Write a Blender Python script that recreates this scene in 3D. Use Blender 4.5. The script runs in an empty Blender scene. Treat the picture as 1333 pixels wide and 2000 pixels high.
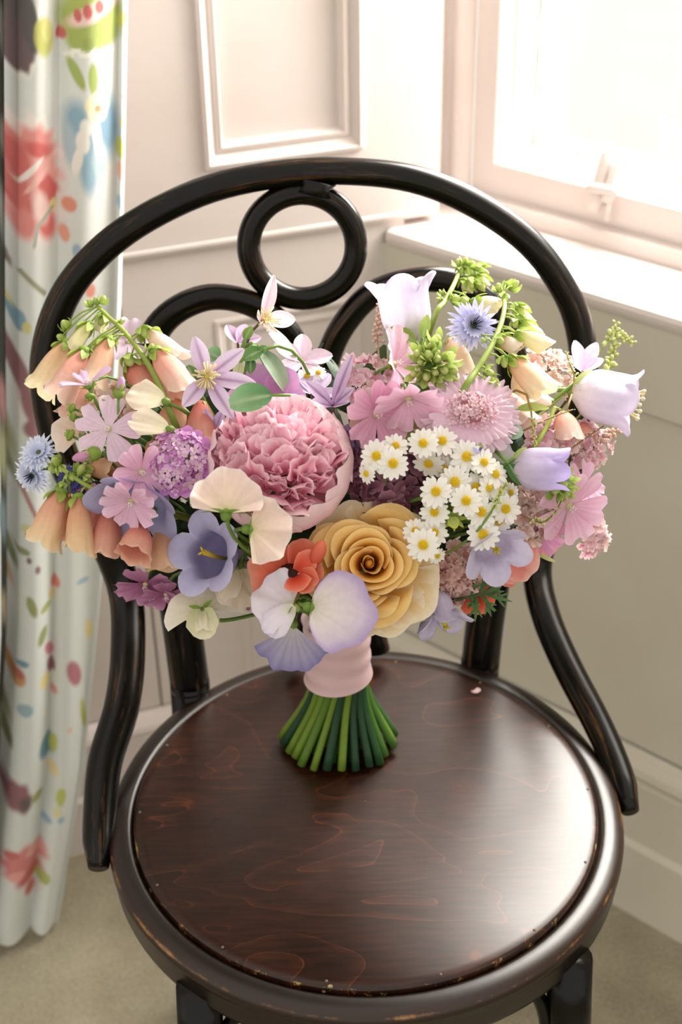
import bpy, math, random
import numpy as np
from mathutils import Matrix, Vector

rng = np.random.default_rng(7)
random.seed(7)
PI = math.pi
scene = bpy.context.scene
COL = scene.collection

# ------------------------------------------------------------------ camera
F_PX, PITCH, ROLL = 2810.0, math.radians(32.45), math.radians(-1.0)
SEAT_Z = 0.46
CAM = np.array([-0.015, -0.827, SEAT_Z + 0.797])
FWD = np.array([0, math.cos(PITCH), -math.sin(PITCH)])
_u0 = np.array([0, math.sin(PITCH), math.cos(PITCH)])
_x0 = np.array([1.0, 0, 0])
RIGHT = math.cos(ROLL) * _x0 + math.sin(ROLL) * _u0
UP = -math.sin(ROLL) * _x0 + math.cos(ROLL) * _u0

cam_data = bpy.data.cameras.new('camera')
cam = bpy.data.objects.new('camera', cam_data)
COL.objects.link(cam)
cam_data.sensor_fit = 'VERTICAL'
cam_data.sensor_height = 36.0
cam_data.sensor_width = 24.0
cam_data.lens = F_PX / 2000 * 36.0
cam_data.clip_start = 0.05
m = Matrix.Identity(4)
for i in range(3):
    m[i][0], m[i][1], m[i][2], m[i][3] = RIGHT[i], UP[i], -FWD[i], CAM[i]
cam.matrix_world = m
cam_data.dof.use_dof = True
cam_data.dof.focus_distance = 0.965
cam_data.dof.aperture_fstop = 6.3
scene.camera = cam

# ------------------------------------------------------------------ light and exposure
scene.view_settings.view_transform = 'Standard'
scene.view_settings.look = 'None'
scene.view_settings.gamma = 1.0
scene.view_settings.use_curve_mapping = False
scene.view_settings.exposure = 0.0
world = bpy.data.worlds.new('overcast_sky')
scene.world = world
world.use_nodes = True
bg = world.node_tree.nodes['Background']
bg.inputs['Color'].default_value = (1.0, 0.955, 0.86, 1)
bg.inputs['Strength'].default_value = 1.13

# room axes: the panelled wall (left) and the window wall (right) meet at CORNER
CORNER = np.array([0.037, 0.557, 0.0])
AR, AL = math.radians(-41.5), math.radians(20.0)
TR = np.array([math.cos(AR), math.sin(AR), 0])          # along window wall, to the right
NR = np.array([math.sin(AR), -math.cos(AR), 0])         # from window wall into the room
TL = np.array([math.cos(AL), math.sin(AL), 0])          # along panelled wall, to the right
NL = np.array([math.sin(AL), -math.cos(AL), 0])         # into the room
Z3 = np.array([0, 0, 1.0])


def wr(t, d, z):
    """point on the window wall: t along, d behind its panel face, z up"""
    return CORNER + TR * t - NR * d + Z3 * z


def wl(s, d, z):
    return CORNER + TL * s - NL * d + Z3 * z


def area_light(name, loc, direction, sx, sy, power, color):
    l = bpy.data.lights.new(name, 'AREA')
    l.shape = 'RECTANGLE'
    l.size, l.size_y = sx, sy
    l.energy = power
    l.color = color
    o = bpy.data.objects.new(name, l)
    COL.objects.link(o)
    o.location = loc
    o.rotation_euler = Vector(direction).to_track_quat('-Z', 'Y').to_euler()
    return o


area_light('daylight_window', wr(0.22, 0.30, 1.25), NR + TR * 0.05 + np.array([0, 0, -0.2]), 0.42, 0.56, 31, (1.0, 0.955, 0.88))

area_light('daylight_window_right', wr(0.66, 0.34, 1.35), NR + np.array([0, 0, -0.2]), 0.40, 0.70, 8, (1.0, 0.955, 0.88))


# ------------------------------------------------------------------ helpers: colour, space, meshes
def lin(h):
    if isinstance(h, str):
        h = h.lstrip('#')
        c = np.array([int(h[i:i + 2], 16) / 255 for i in (0, 2, 4)])
    else:
        c = np.array(h, float)
    return np.where(c <= 0.04045, c / 12.92, ((c + 0.055) / 1.055) ** 2.4)


def cv(x, y, z):
    """direction given as right, up, towards the viewer"""
    v = RIGHT * x + UP * y - FWD * z
    return v / np.linalg.norm(v)


def ray(px, py):
    return (px - 666.5) / F_PX * RIGHT - (py - 1000) / F_PX * UP + FWD


def at(px, py, depth):
    return CAM + ray(px, py) * depth


def at_z(px, py, z):
    d = ray(px, py)
    return CAM + d * (z - CAM[2]) / d[2]


def at_plane(px, py, P, N):
    d = ray(px, py)
    return CAM + d * ((P - CAM) @ N) / (d @ N)


def nrm(v):
    return v / (np.linalg.norm(v) + 1e-12)


class MB:
    """collects grids and shapes; becomes one mesh"""
    def __init__(self):
        self.v, self.f, self.c, self.n = [], [], [], 0

    def add(self, V, F, C):
        V = np.asarray(V, float).reshape(-1, 3)
        C = np.asarray(C, float)
        if C.ndim == 1:
            C = np.tile(C, (len(V), 1))
        self.v.append(V)
        self.c.append(C.reshape(-1, 3))
        n = self.n
        self.f.extend([tuple(i + n for i in q) for q in F])
        self.n += len(V)
        return self

    def grid(self, P, C, close=False, cap0=False, cap1=False):
        nu, nv = P.shape[:2]
        F = []
        for i in range(nu - 1):
            for j in range(nv - (0 if close else 1)):
                k = (j + 1) % nv
                F.append((i * nv + j, i * nv + k, (i + 1) * nv + k, (i + 1) * nv + j))
        if cap0:
            F.append(tuple(range(nv))[::-1])
        if cap1:
            F.append(tuple((nu - 1) * nv + j for j in range(nv)))
        if np.ndim(C) == 1:
            C = np.tile(np.asarray(C), (nu * nv, 1))
        return self.add(P.reshape(-1, 3), F, np.asarray(C).reshape(-1, 3))

    def box(self, fn, a0, a1, b0, b1, c0, c1, C):
        """box in a mapped space: fn(a, b, c) -> world"""
        V = [fn(a, b, c) for a in (a0, a1) for b in (b0, b1) for c in (c0, c1)]
        F = [(0, 1, 3, 2), (4, 6, 7, 5), (0, 4, 5, 1), (2, 3, 7, 6), (0, 2, 6, 4), (1, 5, 7, 3)]
        return self.add(V, F, C)

    def wood(self, pts, rad, seg=18):
        """tube whose vertex attribute holds length along it and the direction round it"""
        pts = np.asarray(pts, float)
        l = np.concatenate([[0], np.cumsum(np.linalg.norm(np.diff(pts, axis=0), axis=1))])
        an = np.arange(seg) / seg * 2 * PI
        C = np.stack([np.repeat(l[:, None], seg, 1), np.tile(np.cos(an), (len(l), 1)), np.tile(np.sin(an), (len(l), 1))], -1)
        return self.tube(pts, rad, C, seg)

    def tube(self, pts, rad, C, seg=8, cap=True):
        pts = np.asarray(pts, float)
        n = len(pts)
        rad = np.broadcast_to(np.asarray(rad, float), (n,))
        T = np.gradient(pts, axis=0)
        T /= np.linalg.norm(T, axis=1)[:, None] + 1e-12
        ref = np.array([0, 0, 1.0]) if abs(T[0][2]) < 0.9 else np.array([1.0, 0, 0])
        N = nrm(np.cross(T[0], ref))
        P = np.zeros((n, seg, 3))
        an = np.arange(seg) / seg * 2 * PI
        for i in range(n):
            N = nrm(N - T[i] * (N @ T[i]))
            B = np.cross(T[i], N)
            P[i] = pts[i] + rad[i] * (np.cos(an)[:, None] * N + np.sin(an)[:, None] * B)
        C = np.asarray(C, float)
        if C.ndim == 2:
            C = np.repeat(C[:, None, :], seg, 1)
        return self.grid(P, C, True, cap, cap)

    def xf(self, M):
        """transform everything collected by a 4x4 numpy matrix"""
        self.v = [v @ M[:3, :3].T + M[:3, 3] for v in self.v]
        return self

    def merge(self, other, M=None):
        off = self.n
        for v in other.v:
            self.v.append(v if M is None else v @ M[:3, :3].T + M[:3, 3])
        self.c.extend(other.c)
        self.f.extend([tuple(i + off for i in q) for q in other.f])
        self.n += other.n
        return self

    def mesh(self, name, smooth=True):
        me = bpy.data.meshes.new(name)
        V = np.concatenate(self.v)
        me.from_pydata(V.tolist(), [], self.f)
        a = me.color_attributes.new('Col', 'FLOAT_COLOR', 'POINT')
        C = np.concatenate(self.c)
        C4 = np.ones((len(C), 4), np.float32)
        C4[:, :3] = C
        a.data.foreach_set('color', C4.ravel())
        if smooth:
            me.polygons.foreach_set('use_smooth', [True] * len(me.polygons))
        me.update()
        return me


def link(name, me, mat, parent=None, M=None):
    o = bpy.data.objects.new(name, me)
    COL.objects.link(o)
    if mat is not None and not me.materials:
        me.materials.append(mat)
    if parent is not None:
        o.parent = parent
    if M is not None:
        o.matrix_basis = Matrix(M.tolist())
    return o


def part(name, mb, mat, parent=None, M=None, smooth=True, label=None):
    o = link(name, mb.mesh(name, smooth), mat, parent, M)
    if label:
        o['label'] = label
    return o


def tag(o, label=None, cat=None, group=None, kind=None):
    if label: o['label'] = label
    if cat: o['category'] = cat
    if group: o['group'] = group
    if kind: o['kind'] = kind
    return o


def thing(name, label, cat, M=None, group=None):
    o = bpy.data.objects.new(name, None)
    o.empty_display_size = 0.02
    COL.objects.link(o)
    if M is not None:
        o.matrix_basis = Matrix(M.tolist())
    o['M'] = [float(x) for x in (np.eye(4) if M is None else M).ravel()]
    return tag(o, label, cat, group)


def mat_of(o):
    return np.array(o['M']).reshape(4, 4)


def frame(pos, z, x=None):
    """4x4 with local +Z along z; local +X as near to x as can be"""
    z = nrm(np.asarray(z, float))
    if x is None:
        x = RIGHT
    x = np.asarray(x, float)
    x = x - z * (x @ z)
    if np.linalg.norm(x) < 1e-3:
        x = UP - z * (UP @ z)
    x = nrm(x)
    y = np.cross(z, x)
    M = np.eye(4)
    M[:3, 0], M[:3, 1], M[:3, 2], M[:3, 3] = x, y, z, pos
    return M


def rotz(a):
    M = np.eye(4)
    M[0, 0] = M[1, 1] = math.cos(a)
    M[0, 1], M[1, 0] = -math.sin(a), math.sin(a)
    return M


def roty(a):
    M = np.eye(4)
    M[0, 0] = M[2, 2] = math.cos(a)
    M[0, 2], M[2, 0] = math.sin(a), -math.sin(a)
    return M


def rotx(a):
    M = np.eye(4)
    M[1, 1] = M[2, 2] = math.cos(a)
    M[1, 2], M[2, 1] = -math.sin(a), math.sin(a)
    return M


def trans(x, y, z):
    M = np.eye(4)
    M[:3, 3] = (x, y, z)
    return M


def scl(s):
    M = np.eye(4) * s
    M[3, 3] = 1
    return M


def spline(pts, n=40):
    """Catmull-Rom through the points"""
    P = np.asarray(pts, float)
    P = np.vstack([2 * P[0] - P[1], P, 2 * P[-1] - P[-2]])
    out = []
    k = len(P) - 3
    for t in np.linspace(0, k - 1e-6, n):
        i = int(t)
        s = t - i
        a, b, c, d = P[i:i + 4]
        out.append(0.5 * ((2 * b) + (-a + c) * s + (2 * a - 5 * b + 4 * c - d) * s * s + (-a + 3 * b - 3 * c + d) * s ** 3))
    return np.array(out)


# ------------------------------------------------------------------ materials
def new_mat(name):
    mt = bpy.data.materials.new(name)
    mt.use_nodes = True
    nt = mt.node_tree
    return mt, nt, nt.nodes['Principled BSDF'], nt.nodes['Material Output']


def node(nt, kind, **kw):
    n = nt.nodes.new(kind)
    for k, v in kw.items():
        setattr(n, k, v)
    return n


def ramp(nt, stops):
    r = node(nt, 'ShaderNodeValToRGB')
    e = r.color_ramp.elements
    while len(e) < len(stops):
        e.new(0.5)
    for i, (p, c) in enumerate(stops):
        e[i].position = p
        e[i].color = (*c, 1) if len(c) == 3 else c
    return r


def plant_mat(name, rough, transl, bump, bscale, spec=0.3):
    mt, nt, b, out = new_mat(name)
    at_ = node(nt, 'ShaderNodeAttribute', attribute_name='Col')
    L = nt.links.new
    tc = node(nt, 'ShaderNodeTexCoord')
    nz = node(nt, 'ShaderNodeTexNoise')
    nz.inputs['Scale'].default_value = bscale
    nz.inputs['Detail'].default_value = 3
    L(tc.outputs['Object'], nz.inputs['Vector'])
    mx = node(nt, 'ShaderNodeMix', data_type='RGBA', blend_type='MULTIPLY')
    mx.inputs['Factor'].default_value = 1.0
    rp = ramp(nt, [(0.3, (0.95, 0.94, 0.95)), (0.62, (1, 1, 1))])
    L(nz.outputs['Fac'], rp.inputs['Fac'])
    L(at_.outputs['Color'], mx.inputs[6])
    L(rp.outputs['Color'], mx.inputs[7])
    bp = node(nt, 'ShaderNodeBump')
    bp.inputs['Strength'].default_value = bump
    bp.inputs['Distance'].default_value = 0.001
    L(nz.outputs['Fac'], bp.inputs['Height'])
    L(mx.outputs[2], b.inputs['Base Color'])
    b.inputs['Roughness'].default_value = rough
    b.inputs['Specular IOR Level'].default_value = spec
    L(bp.outputs['Normal'], b.inputs['Normal'])
    tr = node(nt, 'ShaderNodeBsdfTranslucent')
    L(mx.outputs[2], tr.inputs['Color'])
    ms = node(nt, 'ShaderNodeMixShader')
    ms.inputs['Fac'].default_value = transl
    L(b.outputs['BSDF'], ms.inputs[1])
    L(tr.outputs['BSDF'], ms.inputs[2])
    L(ms.outputs['Shader'], out.inputs['Surface'])
    return mt


PETAL = plant_mat('petal', 0.6, 0.22, 0.25, 260)
LEAF = plant_mat('leaf', 0.5, 0.22, 0.4, 180, 0.4)
STEM = plant_mat('stem', 0.45, 0.05, 0.3, 120, 0.4)


def paint_mat(name, col, dirt=(0.8, 0.74, 0.66), amount=0.25, rough=0.45):
    mt, nt, b, out = new_mat(name)
    L = nt.links.new
    tc = node(nt, 'ShaderNodeTexCoord')
    nz = node(nt, 'ShaderNodeTexNoise')
    nz.inputs['Scale'].default_value = 9
    nz.inputs['Detail'].default_value = 6
    L(tc.outputs['Object'], nz.inputs['Vector'])
    c = lin(col)
    rp = ramp(nt, [(0.3, c * (1 - amount * (1 - np.array(dirt)))), (0.6, c)])
    L(nz.outputs['Fac'], rp.inputs['Fac'])
    L(rp.outputs['Color'], b.inputs['Base Color'])
    n2 = node(nt, 'ShaderNodeTexNoise')
    n2.inputs['Scale'].default_value = 60
    L(tc.outputs['Object'], n2.inputs['Vector'])
    bp = node(nt, 'ShaderNodeBump')
    bp.inputs['Strength'].default_value = 0.08
    bp.inputs['Distance'].default_value = 0.002
    L(n2.outputs['Fac'], bp.inputs['Height'])
    L(bp.outputs['Normal'], b.inputs['Normal'])
    b.inputs['Roughness'].default_value = rough
    return mt


PAINT = paint_mat('old_cream_paint', '#DCD1CD')
PAINT_LOW = paint_mat('cream_paint_low', '#D5CFC0')


def wood_black(name, base='#0d0b0a', worn='#6b3f1e', lo=0.62, hi=0.74, stretch=(60, 60, 9), rough=0.28, edge=False):
    mt, nt, b, out = new_mat(name)
    L = nt.links.new
    tc = node(nt, 'ShaderNodeTexCoord')
    mp = node(nt, 'ShaderNodeMapping')
    mp.inputs['Scale'].default_value = stretch
    if edge:
        ac = node(nt, 'ShaderNodeAttribute', attribute_name='Col')
        L(ac.outputs['Vector'], mp.inputs['Vector'])
    else:
        L(tc.outputs['Object'], mp.inputs['Vector'])
    nz = node(nt, 'ShaderNodeTexNoise')
    nz.inputs['Scale'].default_value = 1
    nz.inputs['Detail'].default_value = 8
    nz.inputs['Roughness'].default_value = 0.7
    L(mp.outputs['Vector'], nz.inputs['Vector'])
    fac = nz.outputs['Fac']
    rp = ramp(nt, [(lo, lin(base)), (hi, lin(worn))])
    L(fac, rp.inputs['Fac'])
    L(rp.outputs['Color'], b.inputs['Base Color'])
    b.inputs['Roughness'].default_value = rough
    b.inputs['Specular IOR Level'].default_value = 0.25
    bp = node(nt, 'ShaderNodeBump')
    bp.inputs['Strength'].default_value = 0.15
    bp.inputs['Distance'].default_value = 0.001
    L(nz.outputs['Fac'], bp.inputs['Height'])
    L(bp.outputs['Normal'], b.inputs['Normal'])
    return mt


HOOP = wood_black('ebonised_beech', '#0a0807', '#7d5836', 0.55, 0.78, (9, 2.2, 2.2), 0.22, True)
LEGW = wood_black('ebonised_leg', '#090807', '#3a2415', 0.62, 0.85, (50, 50, 8), 0.25)


def ring_wear_mat():
    """seat ring: black brown varnish, rubbed to bare wood at its outer edge (radius about 0.197)"""
    mt, nt, b, out = new_mat('seat_ring_wood')
    L = nt.links.new
    tc = node(nt, 'ShaderNodeTexCoord')
    sep = node(nt, 'ShaderNodeSeparateXYZ')
    L(tc.outputs['Object'], sep.inputs[0])
    cx = node(nt, 'ShaderNodeCombineXYZ')
    L(sep.outputs['X'], cx.inputs[0])
    L(sep.outputs['Y'], cx.inputs[1])
    ln = node(nt, 'ShaderNodeVectorMath', operation='LENGTH')
    L(cx.outputs[0], ln.inputs[0])
    edge = node(nt, 'ShaderNodeMapRange')
    edge.inputs['From Min'].default_value = 0.1915
    edge.inputs['From Max'].default_value = 0.2005
    L(ln.outputs['Value'], edge.inputs['Value'])
    top = node(nt, 'ShaderNodeMapRange')
    top.inputs['From Min'].default_value = -0.011
    top.inputs['From Max'].default_value = -0.004
    L(sep.outputs['Z'], top.inputs['Value'])
    nz = node(nt, 'ShaderNodeTexNoise')
    nz.inputs['Scale'].default_value = 19
    nz.inputs['Detail'].default_value = 9
    nz.inputs['Roughness'].default_value = 0.72
    L(tc.outputs['Object'], nz.inputs['Vector'])
    m1 = node(nt, 'ShaderNodeMath', operation='MULTIPLY')
    L(edge.outputs[0], m1.inputs[0])
    L(top.outputs[0], m1.inputs[1])
    m2 = node(nt, 'ShaderNodeMath', operation='MULTIPLY')
    L(m1.outputs[0], m2.inputs[0])
    L(nz.outputs['Fac'], m2.inputs[1])
    rp = ramp(nt, [(0.0, lin('#1a100b')), (0.40, lin('#2a170d')), (0.47, lin('#7a5228')), (0.56, lin('#b08a4c'))])
    L(m2.outputs[0], rp.inputs['Fac'])
    L(rp.outputs['Color'], b.inputs['Base Color'])
    b.inputs['Roughness'].default_value = 0.34
    bp = node(nt, 'ShaderNodeBump')
    bp.inputs['Strength'].default_value = 0.12
    bp.inputs['Distance'].default_value = 0.001
    L(nz.outputs['Fac'], bp.inputs['Height'])
    L(bp.outputs['Normal'], b.inputs['Normal'])
    return mt


def seat_mat():
    """stained plywood: dark red brown, thin contour lines of paler grain, worn rim"""
    mt, nt, b, out = new_mat('seat_plywood')
    L = nt.links.new
    tc = node(nt, 'ShaderNodeTexCoord')
    mp = node(nt, 'ShaderNodeMapping')
    mp.inputs['Scale'].default_value = (6.5, 13, 1)
    mp.inputs['Rotation'].default_value = (0, 0, 0.35)
    L(tc.outputs['Object'], mp.inputs['Vector'])
    nz = node(nt, 'ShaderNodeTexNoise')
    nz.inputs['Scale'].default_value = 0.9
    nz.inputs['Detail'].default_value = 2.5
    nz.inputs['Roughness'].default_value = 0.4
    nz.inputs['Distortion'].default_value = 0.6
    L(mp.outputs['Vector'], nz.inputs['Vector'])
    ml = node(nt, 'ShaderNodeMath', operation='MULTIPLY')
    ml.inputs[1].default_value = 9.0
    L(nz.outputs['Fac'], ml.inputs[0])
    fr = node(nt, 'ShaderNodeMath', operation='FRACT')
    L(ml.outputs[0], fr.inputs[0])
    lines = ramp(nt, [(0.0, (0.8, 0.8, 0.8)), (0.03, (0.16, 0.16, 0.16)), (0.25, (0, 0, 0)), (0.99, (0, 0, 0)), (1.0, (0.4, 0.4, 0.4))])
    L(fr.outputs[0], lines.inputs['Fac'])
    fine = node(nt, 'ShaderNodeTexNoise')
    fine.inputs['Scale'].default_value = 1
    fine.inputs['Detail'].default_value = 8
    mp2 = node(nt, 'ShaderNodeMapping')
    mp2.inputs['Scale'].default_value = (30, 260, 1)
    mp2.inputs['Rotation'].default_value = (0, 0, 0.3)
    L(tc.outputs['Object'], mp2.inputs['Vector'])
    L(mp2.outputs['Vector'], fine.inputs['Vector'])
    base = ramp(nt, [(0.3, lin('#1a0b06')), (0.7, lin('#34190c'))])
    L(fine.outputs['Fac'], base.inputs['Fac'])
    big = node(nt, 'ShaderNodeTexNoise')
    big.inputs['Scale'].default_value = 7
    L(tc.outputs['Object'], big.inputs['Vector'])
    bg_ = ramp(nt, [(0.35, (0.75, 0.72, 0.7)), (0.65, (1.15, 1.1, 1.05))])
    L(big.outputs['Fac'], bg_.inputs['Fac'])
    mm = node(nt, 'ShaderNodeMix', data_type='RGBA', blend_type='MULTIPLY')
    mm.inputs['Factor'].default_value = 1
    L(base.outputs['Color'], mm.inputs[6])
    L(bg_.outputs['Color'], mm.inputs[7])
    mx = node(nt, 'ShaderNodeMix', data_type='RGBA')
    L(mm.outputs[2], mx.inputs[6])
    mx.inputs[7].default_value = (*lin('#5f2f17'), 1)
    lf = node(nt, 'ShaderNodeMath', operation='MULTIPLY')
    brk = ramp(nt, [(0.3, (0.25, 0.25, 0.25)), (0.5, (1, 1, 1))])
    L(fine.outputs['Fac'], brk.inputs['Fac'])
    L(brk.outputs['Color'], lf.inputs[1])
    L(lines.outputs['Color'], lf.inputs[0])
    L(lf.outputs[0], mx.inputs['Factor'])
    # rubbed rim of the panel
    ln = node(nt, 'ShaderNodeVectorMath', operation='LENGTH')
    L(tc.outputs['Object'], ln.inputs[0])
    ed = node(nt, 'ShaderNodeMapRange')
    ed.inputs['From Min'].default_value = 0.1745
    ed.inputs['From Max'].default_value = 0.1795
    L(ln.outputs['Value'], ed.inputs['Value'])
    wn = node(nt, 'ShaderNodeTexNoise')
    wn.inputs['Scale'].default_value = 55
    wn.inputs['Detail'].default_value = 8
    wn.inputs['Roughness'].default_value = 0.75
    L(tc.outputs['Object'], wn.inputs['Vector'])
    em = node(nt, 'ShaderNodeMath', operation='MULTIPLY')
    L(ed.outputs[0], em.inputs[0])
    L(wn.outputs['Fac'], em.inputs[1])
    er = ramp(nt, [(0.55, (0, 0, 0)), (0.63, (1, 1, 1))])
    L(em.outputs[0], er.inputs['Fac'])
    m3 = node(nt, 'ShaderNodeMix', data_type='RGBA')
    L(er.outputs['Color'], m3.inputs['Factor'])
    L(mx.outputs[2], m3.inputs[6])
    m3.inputs[7].default_value = (*lin('#a8854e'), 1)
    # few pale specks and scratches
    vo = node(nt, 'ShaderNodeTexVoronoi')
    vo.inputs['Scale'].default_value = 22
    mp3 = node(nt, 'ShaderNodeMapping')
    mp3.inputs['Scale'].default_value = (1, 1.7, 1)
    mp3.inputs['Rotation'].default_value = (0, 0, 0.9)
    L(tc.outputs['Object'], mp3.inputs['Vector'])
    L(mp3.outputs['Vector'], vo.inputs['Vector'])
    sp = ramp(nt, [(0.03, (0.8, 0.8, 0.8)), (0.045, (0, 0, 0))])
    L(vo.outputs['Distance'], sp.inputs['Fac'])
    sepc = node(nt, 'ShaderNodeSeparateColor')
    L(vo.outputs['Color'], sepc.inputs[0])
    gt = node(nt, 'ShaderNodeMath', operation='GREATER_THAN')
    gt.inputs[1].default_value = 0.72
    L(sepc.outputs[0], gt.inputs[0])
    spm = node(nt, 'ShaderNodeMath', operation='MULTIPLY')
    L(sp.outputs['Color'], spm.inputs[0])
    L(gt.outputs[0], spm.inputs[1])
    m4 = node(nt, 'ShaderNodeMix', data_type='RGBA')
    L(spm.outputs[0], m4.inputs['Factor'])
    L(m3.outputs[2], m4.inputs[6])
    m4.inputs[7].default_value = (*lin('#b89a70'), 1)
    L(m4.outputs[2], b.inputs['Base Color'])
    b.inputs['Specular IOR Level'].default_value = 0.42
    rr = ramp(nt, [(0.3, (0.25, 0.25, 0.25)), (0.7, (0.34, 0.34, 0.34))])
    L(big.outputs['Fac'], rr.inputs['Fac'])
    L(rr.outputs['Color'], b.inputs['Roughness'])
    bp = node(nt, 'ShaderNodeBump')
    bp.inputs['Strength'].default_value = 0.04
    bp.inputs['Distance'].default_value = 0.0004
    L(fine.outputs['Fac'], bp.inputs['Height'])
    L(bp.outputs['Normal'], b.inputs['Normal'])
    return mt


def carpet_mat():
    mt, nt, b, out = new_mat('beige_carpet')
    L = nt.links.new
    tc = node(nt, 'ShaderNodeTexCoord')
    nz = node(nt, 'ShaderNodeTexNoise')
    nz.inputs['Scale'].default_value = 260
    nz.inputs['Detail'].default_value = 4
    L(tc.outputs['Object'], nz.inputs['Vector'])
    n2 = node(nt, 'ShaderNodeTexNoise')
    n2.inputs['Scale'].default_value = 14
    n2.inputs['Detail'].default_value = 4
    L(tc.outputs['Object'], n2.inputs['Vector'])
    ad = node(nt, 'ShaderNodeMath', operation='ADD')
    L(nz.outputs['Fac'], ad.inputs[0])
    L(n2.outputs['Fac'], ad.inputs[1])
    rp = ramp(nt, [(0.35, lin('#8b826d')), (0.65, lin('#aea58e'))])
    hf = node(nt, 'ShaderNodeMath', operation='MULTIPLY')
    hf.inputs[1].default_value = 0.5
    L(ad.outputs[0], hf.inputs[0])
    L(hf.outputs[0], rp.inputs['Fac'])
    L(rp.outputs['Color'], b.inputs['Base Color'])
    b.inputs['Roughness'].default_value = 0.95
    bp = node(nt, 'ShaderNodeBump')
    bp.inputs['Strength'].default_value = 0.7
    bp.inputs['Distance'].default_value = 0.004
    L(nz.outputs['Fac'], bp.inputs['Height'])
    L(bp.outputs['Normal'], b.inputs['Normal'])
    return mt


def glass_mat():
    mt, nt, b, out = new_mat('window_glass')
    L = nt.links.new
    tr = node(nt, 'ShaderNodeBsdfTransparent')
    gl = node(nt, 'ShaderNodeBsdfGlossy')
    gl.inputs['Roughness'].default_value = 0.02
    fr = node(nt, 'ShaderNodeFresnel')
    fr.inputs['IOR'].default_value = 1.45
    ms = node(nt, 'ShaderNodeMixShader')
    L(fr.outputs[0], ms.inputs['Fac'])
    L(tr.outputs[0], ms.inputs[1])
    L(gl.outputs[0], ms.inputs[2])
    L(ms.outputs[0], out.inputs['Surface'])
    return mt


def col_mat(name, rough=0.8, bump=0.0, transl=0.0, sheen=0.0):
    mt, nt, b, out = new_mat(name)
    L = nt.links.new
    a = node(nt, 'ShaderNodeAttribute', attribute_name='Col')
    L(a.outputs['Color'], b.inputs['Base Color'])
    b.inputs['Roughness'].default_value = rough
    if bump:
        tc = node(nt, 'ShaderNodeTexCoord')
        nz = node(nt, 'ShaderNodeTexNoise')
        nz.inputs['Scale'].default_value = 500
        L(tc.outputs['Object'], nz.inputs['Vector'])
        bp = node(nt, 'ShaderNodeBump')
        bp.inputs['Strength'].default_value = bump
        bp.inputs['Distance'].default_value = 0.001
        L(nz.outputs['Fac'], bp.inputs['Height'])
        L(bp.outputs['Normal'], b.inputs['Normal'])
    if transl:
        tr = node(nt, 'ShaderNodeBsdfTranslucent')
        L(a.outputs['Color'], tr.inputs['Color'])
        ms = node(nt, 'ShaderNodeMixShader')
        ms.inputs['Fac'].default_value = transl
        L(b.outputs['BSDF'], ms.inputs[1])
        L(tr.outputs['BSDF'], ms.inputs[2])
        L(ms.outputs['Shader'], out.inputs['Surface'])
    return mt


SEATM, RINGM, CARPET, GLASS = seat_mat(), ring_wear_mat(), carpet_mat(), glass_mat()
CLOTH = col_mat('printed_cotton', 0.85, 0.2, 0.2)
SATIN = col_mat('satin_ribbon', 0.27)
PLAIN = col_mat('plain', 0.5)
WHITE = np.ones(3)

# ------------------------------------------------------------------ the room
def rect_frame(mb, fn, s0, s1, z0, z1, profile, C):
    """mitred moulding round a rectangle; profile is (inset, depth)"""
    P = np.zeros((len(profile), 4, 3))
    for i, (w, d) in enumerate(profile):
        for j, (s, z) in enumerate(((s0 + w, z0 + w), (s1 - w, z0 + w), (s1 - w, z1 - w), (s0 + w, z1 - w))):
            P[i, j] = fn(s, d, z)
    return mb.grid(P, C, close=True)


def structure(name, mb, mat, parent=None, smooth=False):
    o = part(name, mb, mat, parent, smooth=smooth)
    if parent is None:
        o['kind'] = 'structure'
    return o


def sweep(mb, fn, t0, t1, prof, C):
    P = np.array([[fn(t, d, z) for t in (t0, t1)] for d, z in prof])
    return mb.grid(P, C)


mb = MB()
mb.grid(np.array([[[-4, -4, 0], [4, -4, 0]], [[-4, 2.5, 0], [4, 2.5, 0]]], float), WHITE)
structure('floor', mb, CARPET)

# panelled wall on the left: stiles, rails and two sunk panels
mb = MB()
SP0, SP1 = -0.186, -0.026
ZR = 0.724
for (a, b, c, d, e0, e1) in (
        (-2.6, SP0, 0, 0.03, ZR, 2.4), (SP1, 0.057, 0, 0.03, ZR, 2.4), (SP0, SP1, 0, 0.03, ZR, 0.803), (SP0, SP1, 0, 0.03, 1.9, 2.4),
        (SP0, SP1, 0.011, 0.03, 0.803, 1.9),
        (-2.6, -0.281, 0.004, 0.03, 0, ZR), (-0.278, SP0, 0.004, 0.03, 0, ZR), (SP1, 0.02, 0.004, 0.03, 0, ZR),
        (SP0, SP1, 0.004, 0.03, 0.645, ZR), (SP0, SP1, 0.007, 0.03, 0, 0.645)):
    mb.box(wl, a, b, c, d, e0, e1, WHITE)
structure('wall_left', mb, PAINT)
PROF = [(0, 0.001), (0.0, -0.004), (0.004, -0.005), (0.006, -0.001), (0.012, 0.004), (0.014, 0.002), (0.018, 0.001), (0.0195, 0.005), (0.022, 0.0115)]
structure('trim_1', rect_frame(MB(), wl, SP0, SP1, 0.803, 1.9, PROF, WHITE), PAINT)
structure('trim_2', rect_frame(MB(), wl, SP0, SP1, 0.03, 0.645, [(w, d * 0.35 + 0.0045) for w, d in PROF], WHITE), PAINT)
mb = MB()
sweep(mb, wl, -2.6, 0.02, [(0.0, 0.732), (-0.0012, 0.731), (-0.0015, 0.728), (0.0, 0.7245), (0.004, 0.7225)], WHITE)
structure('trim_3', mb, PAINT)
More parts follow.
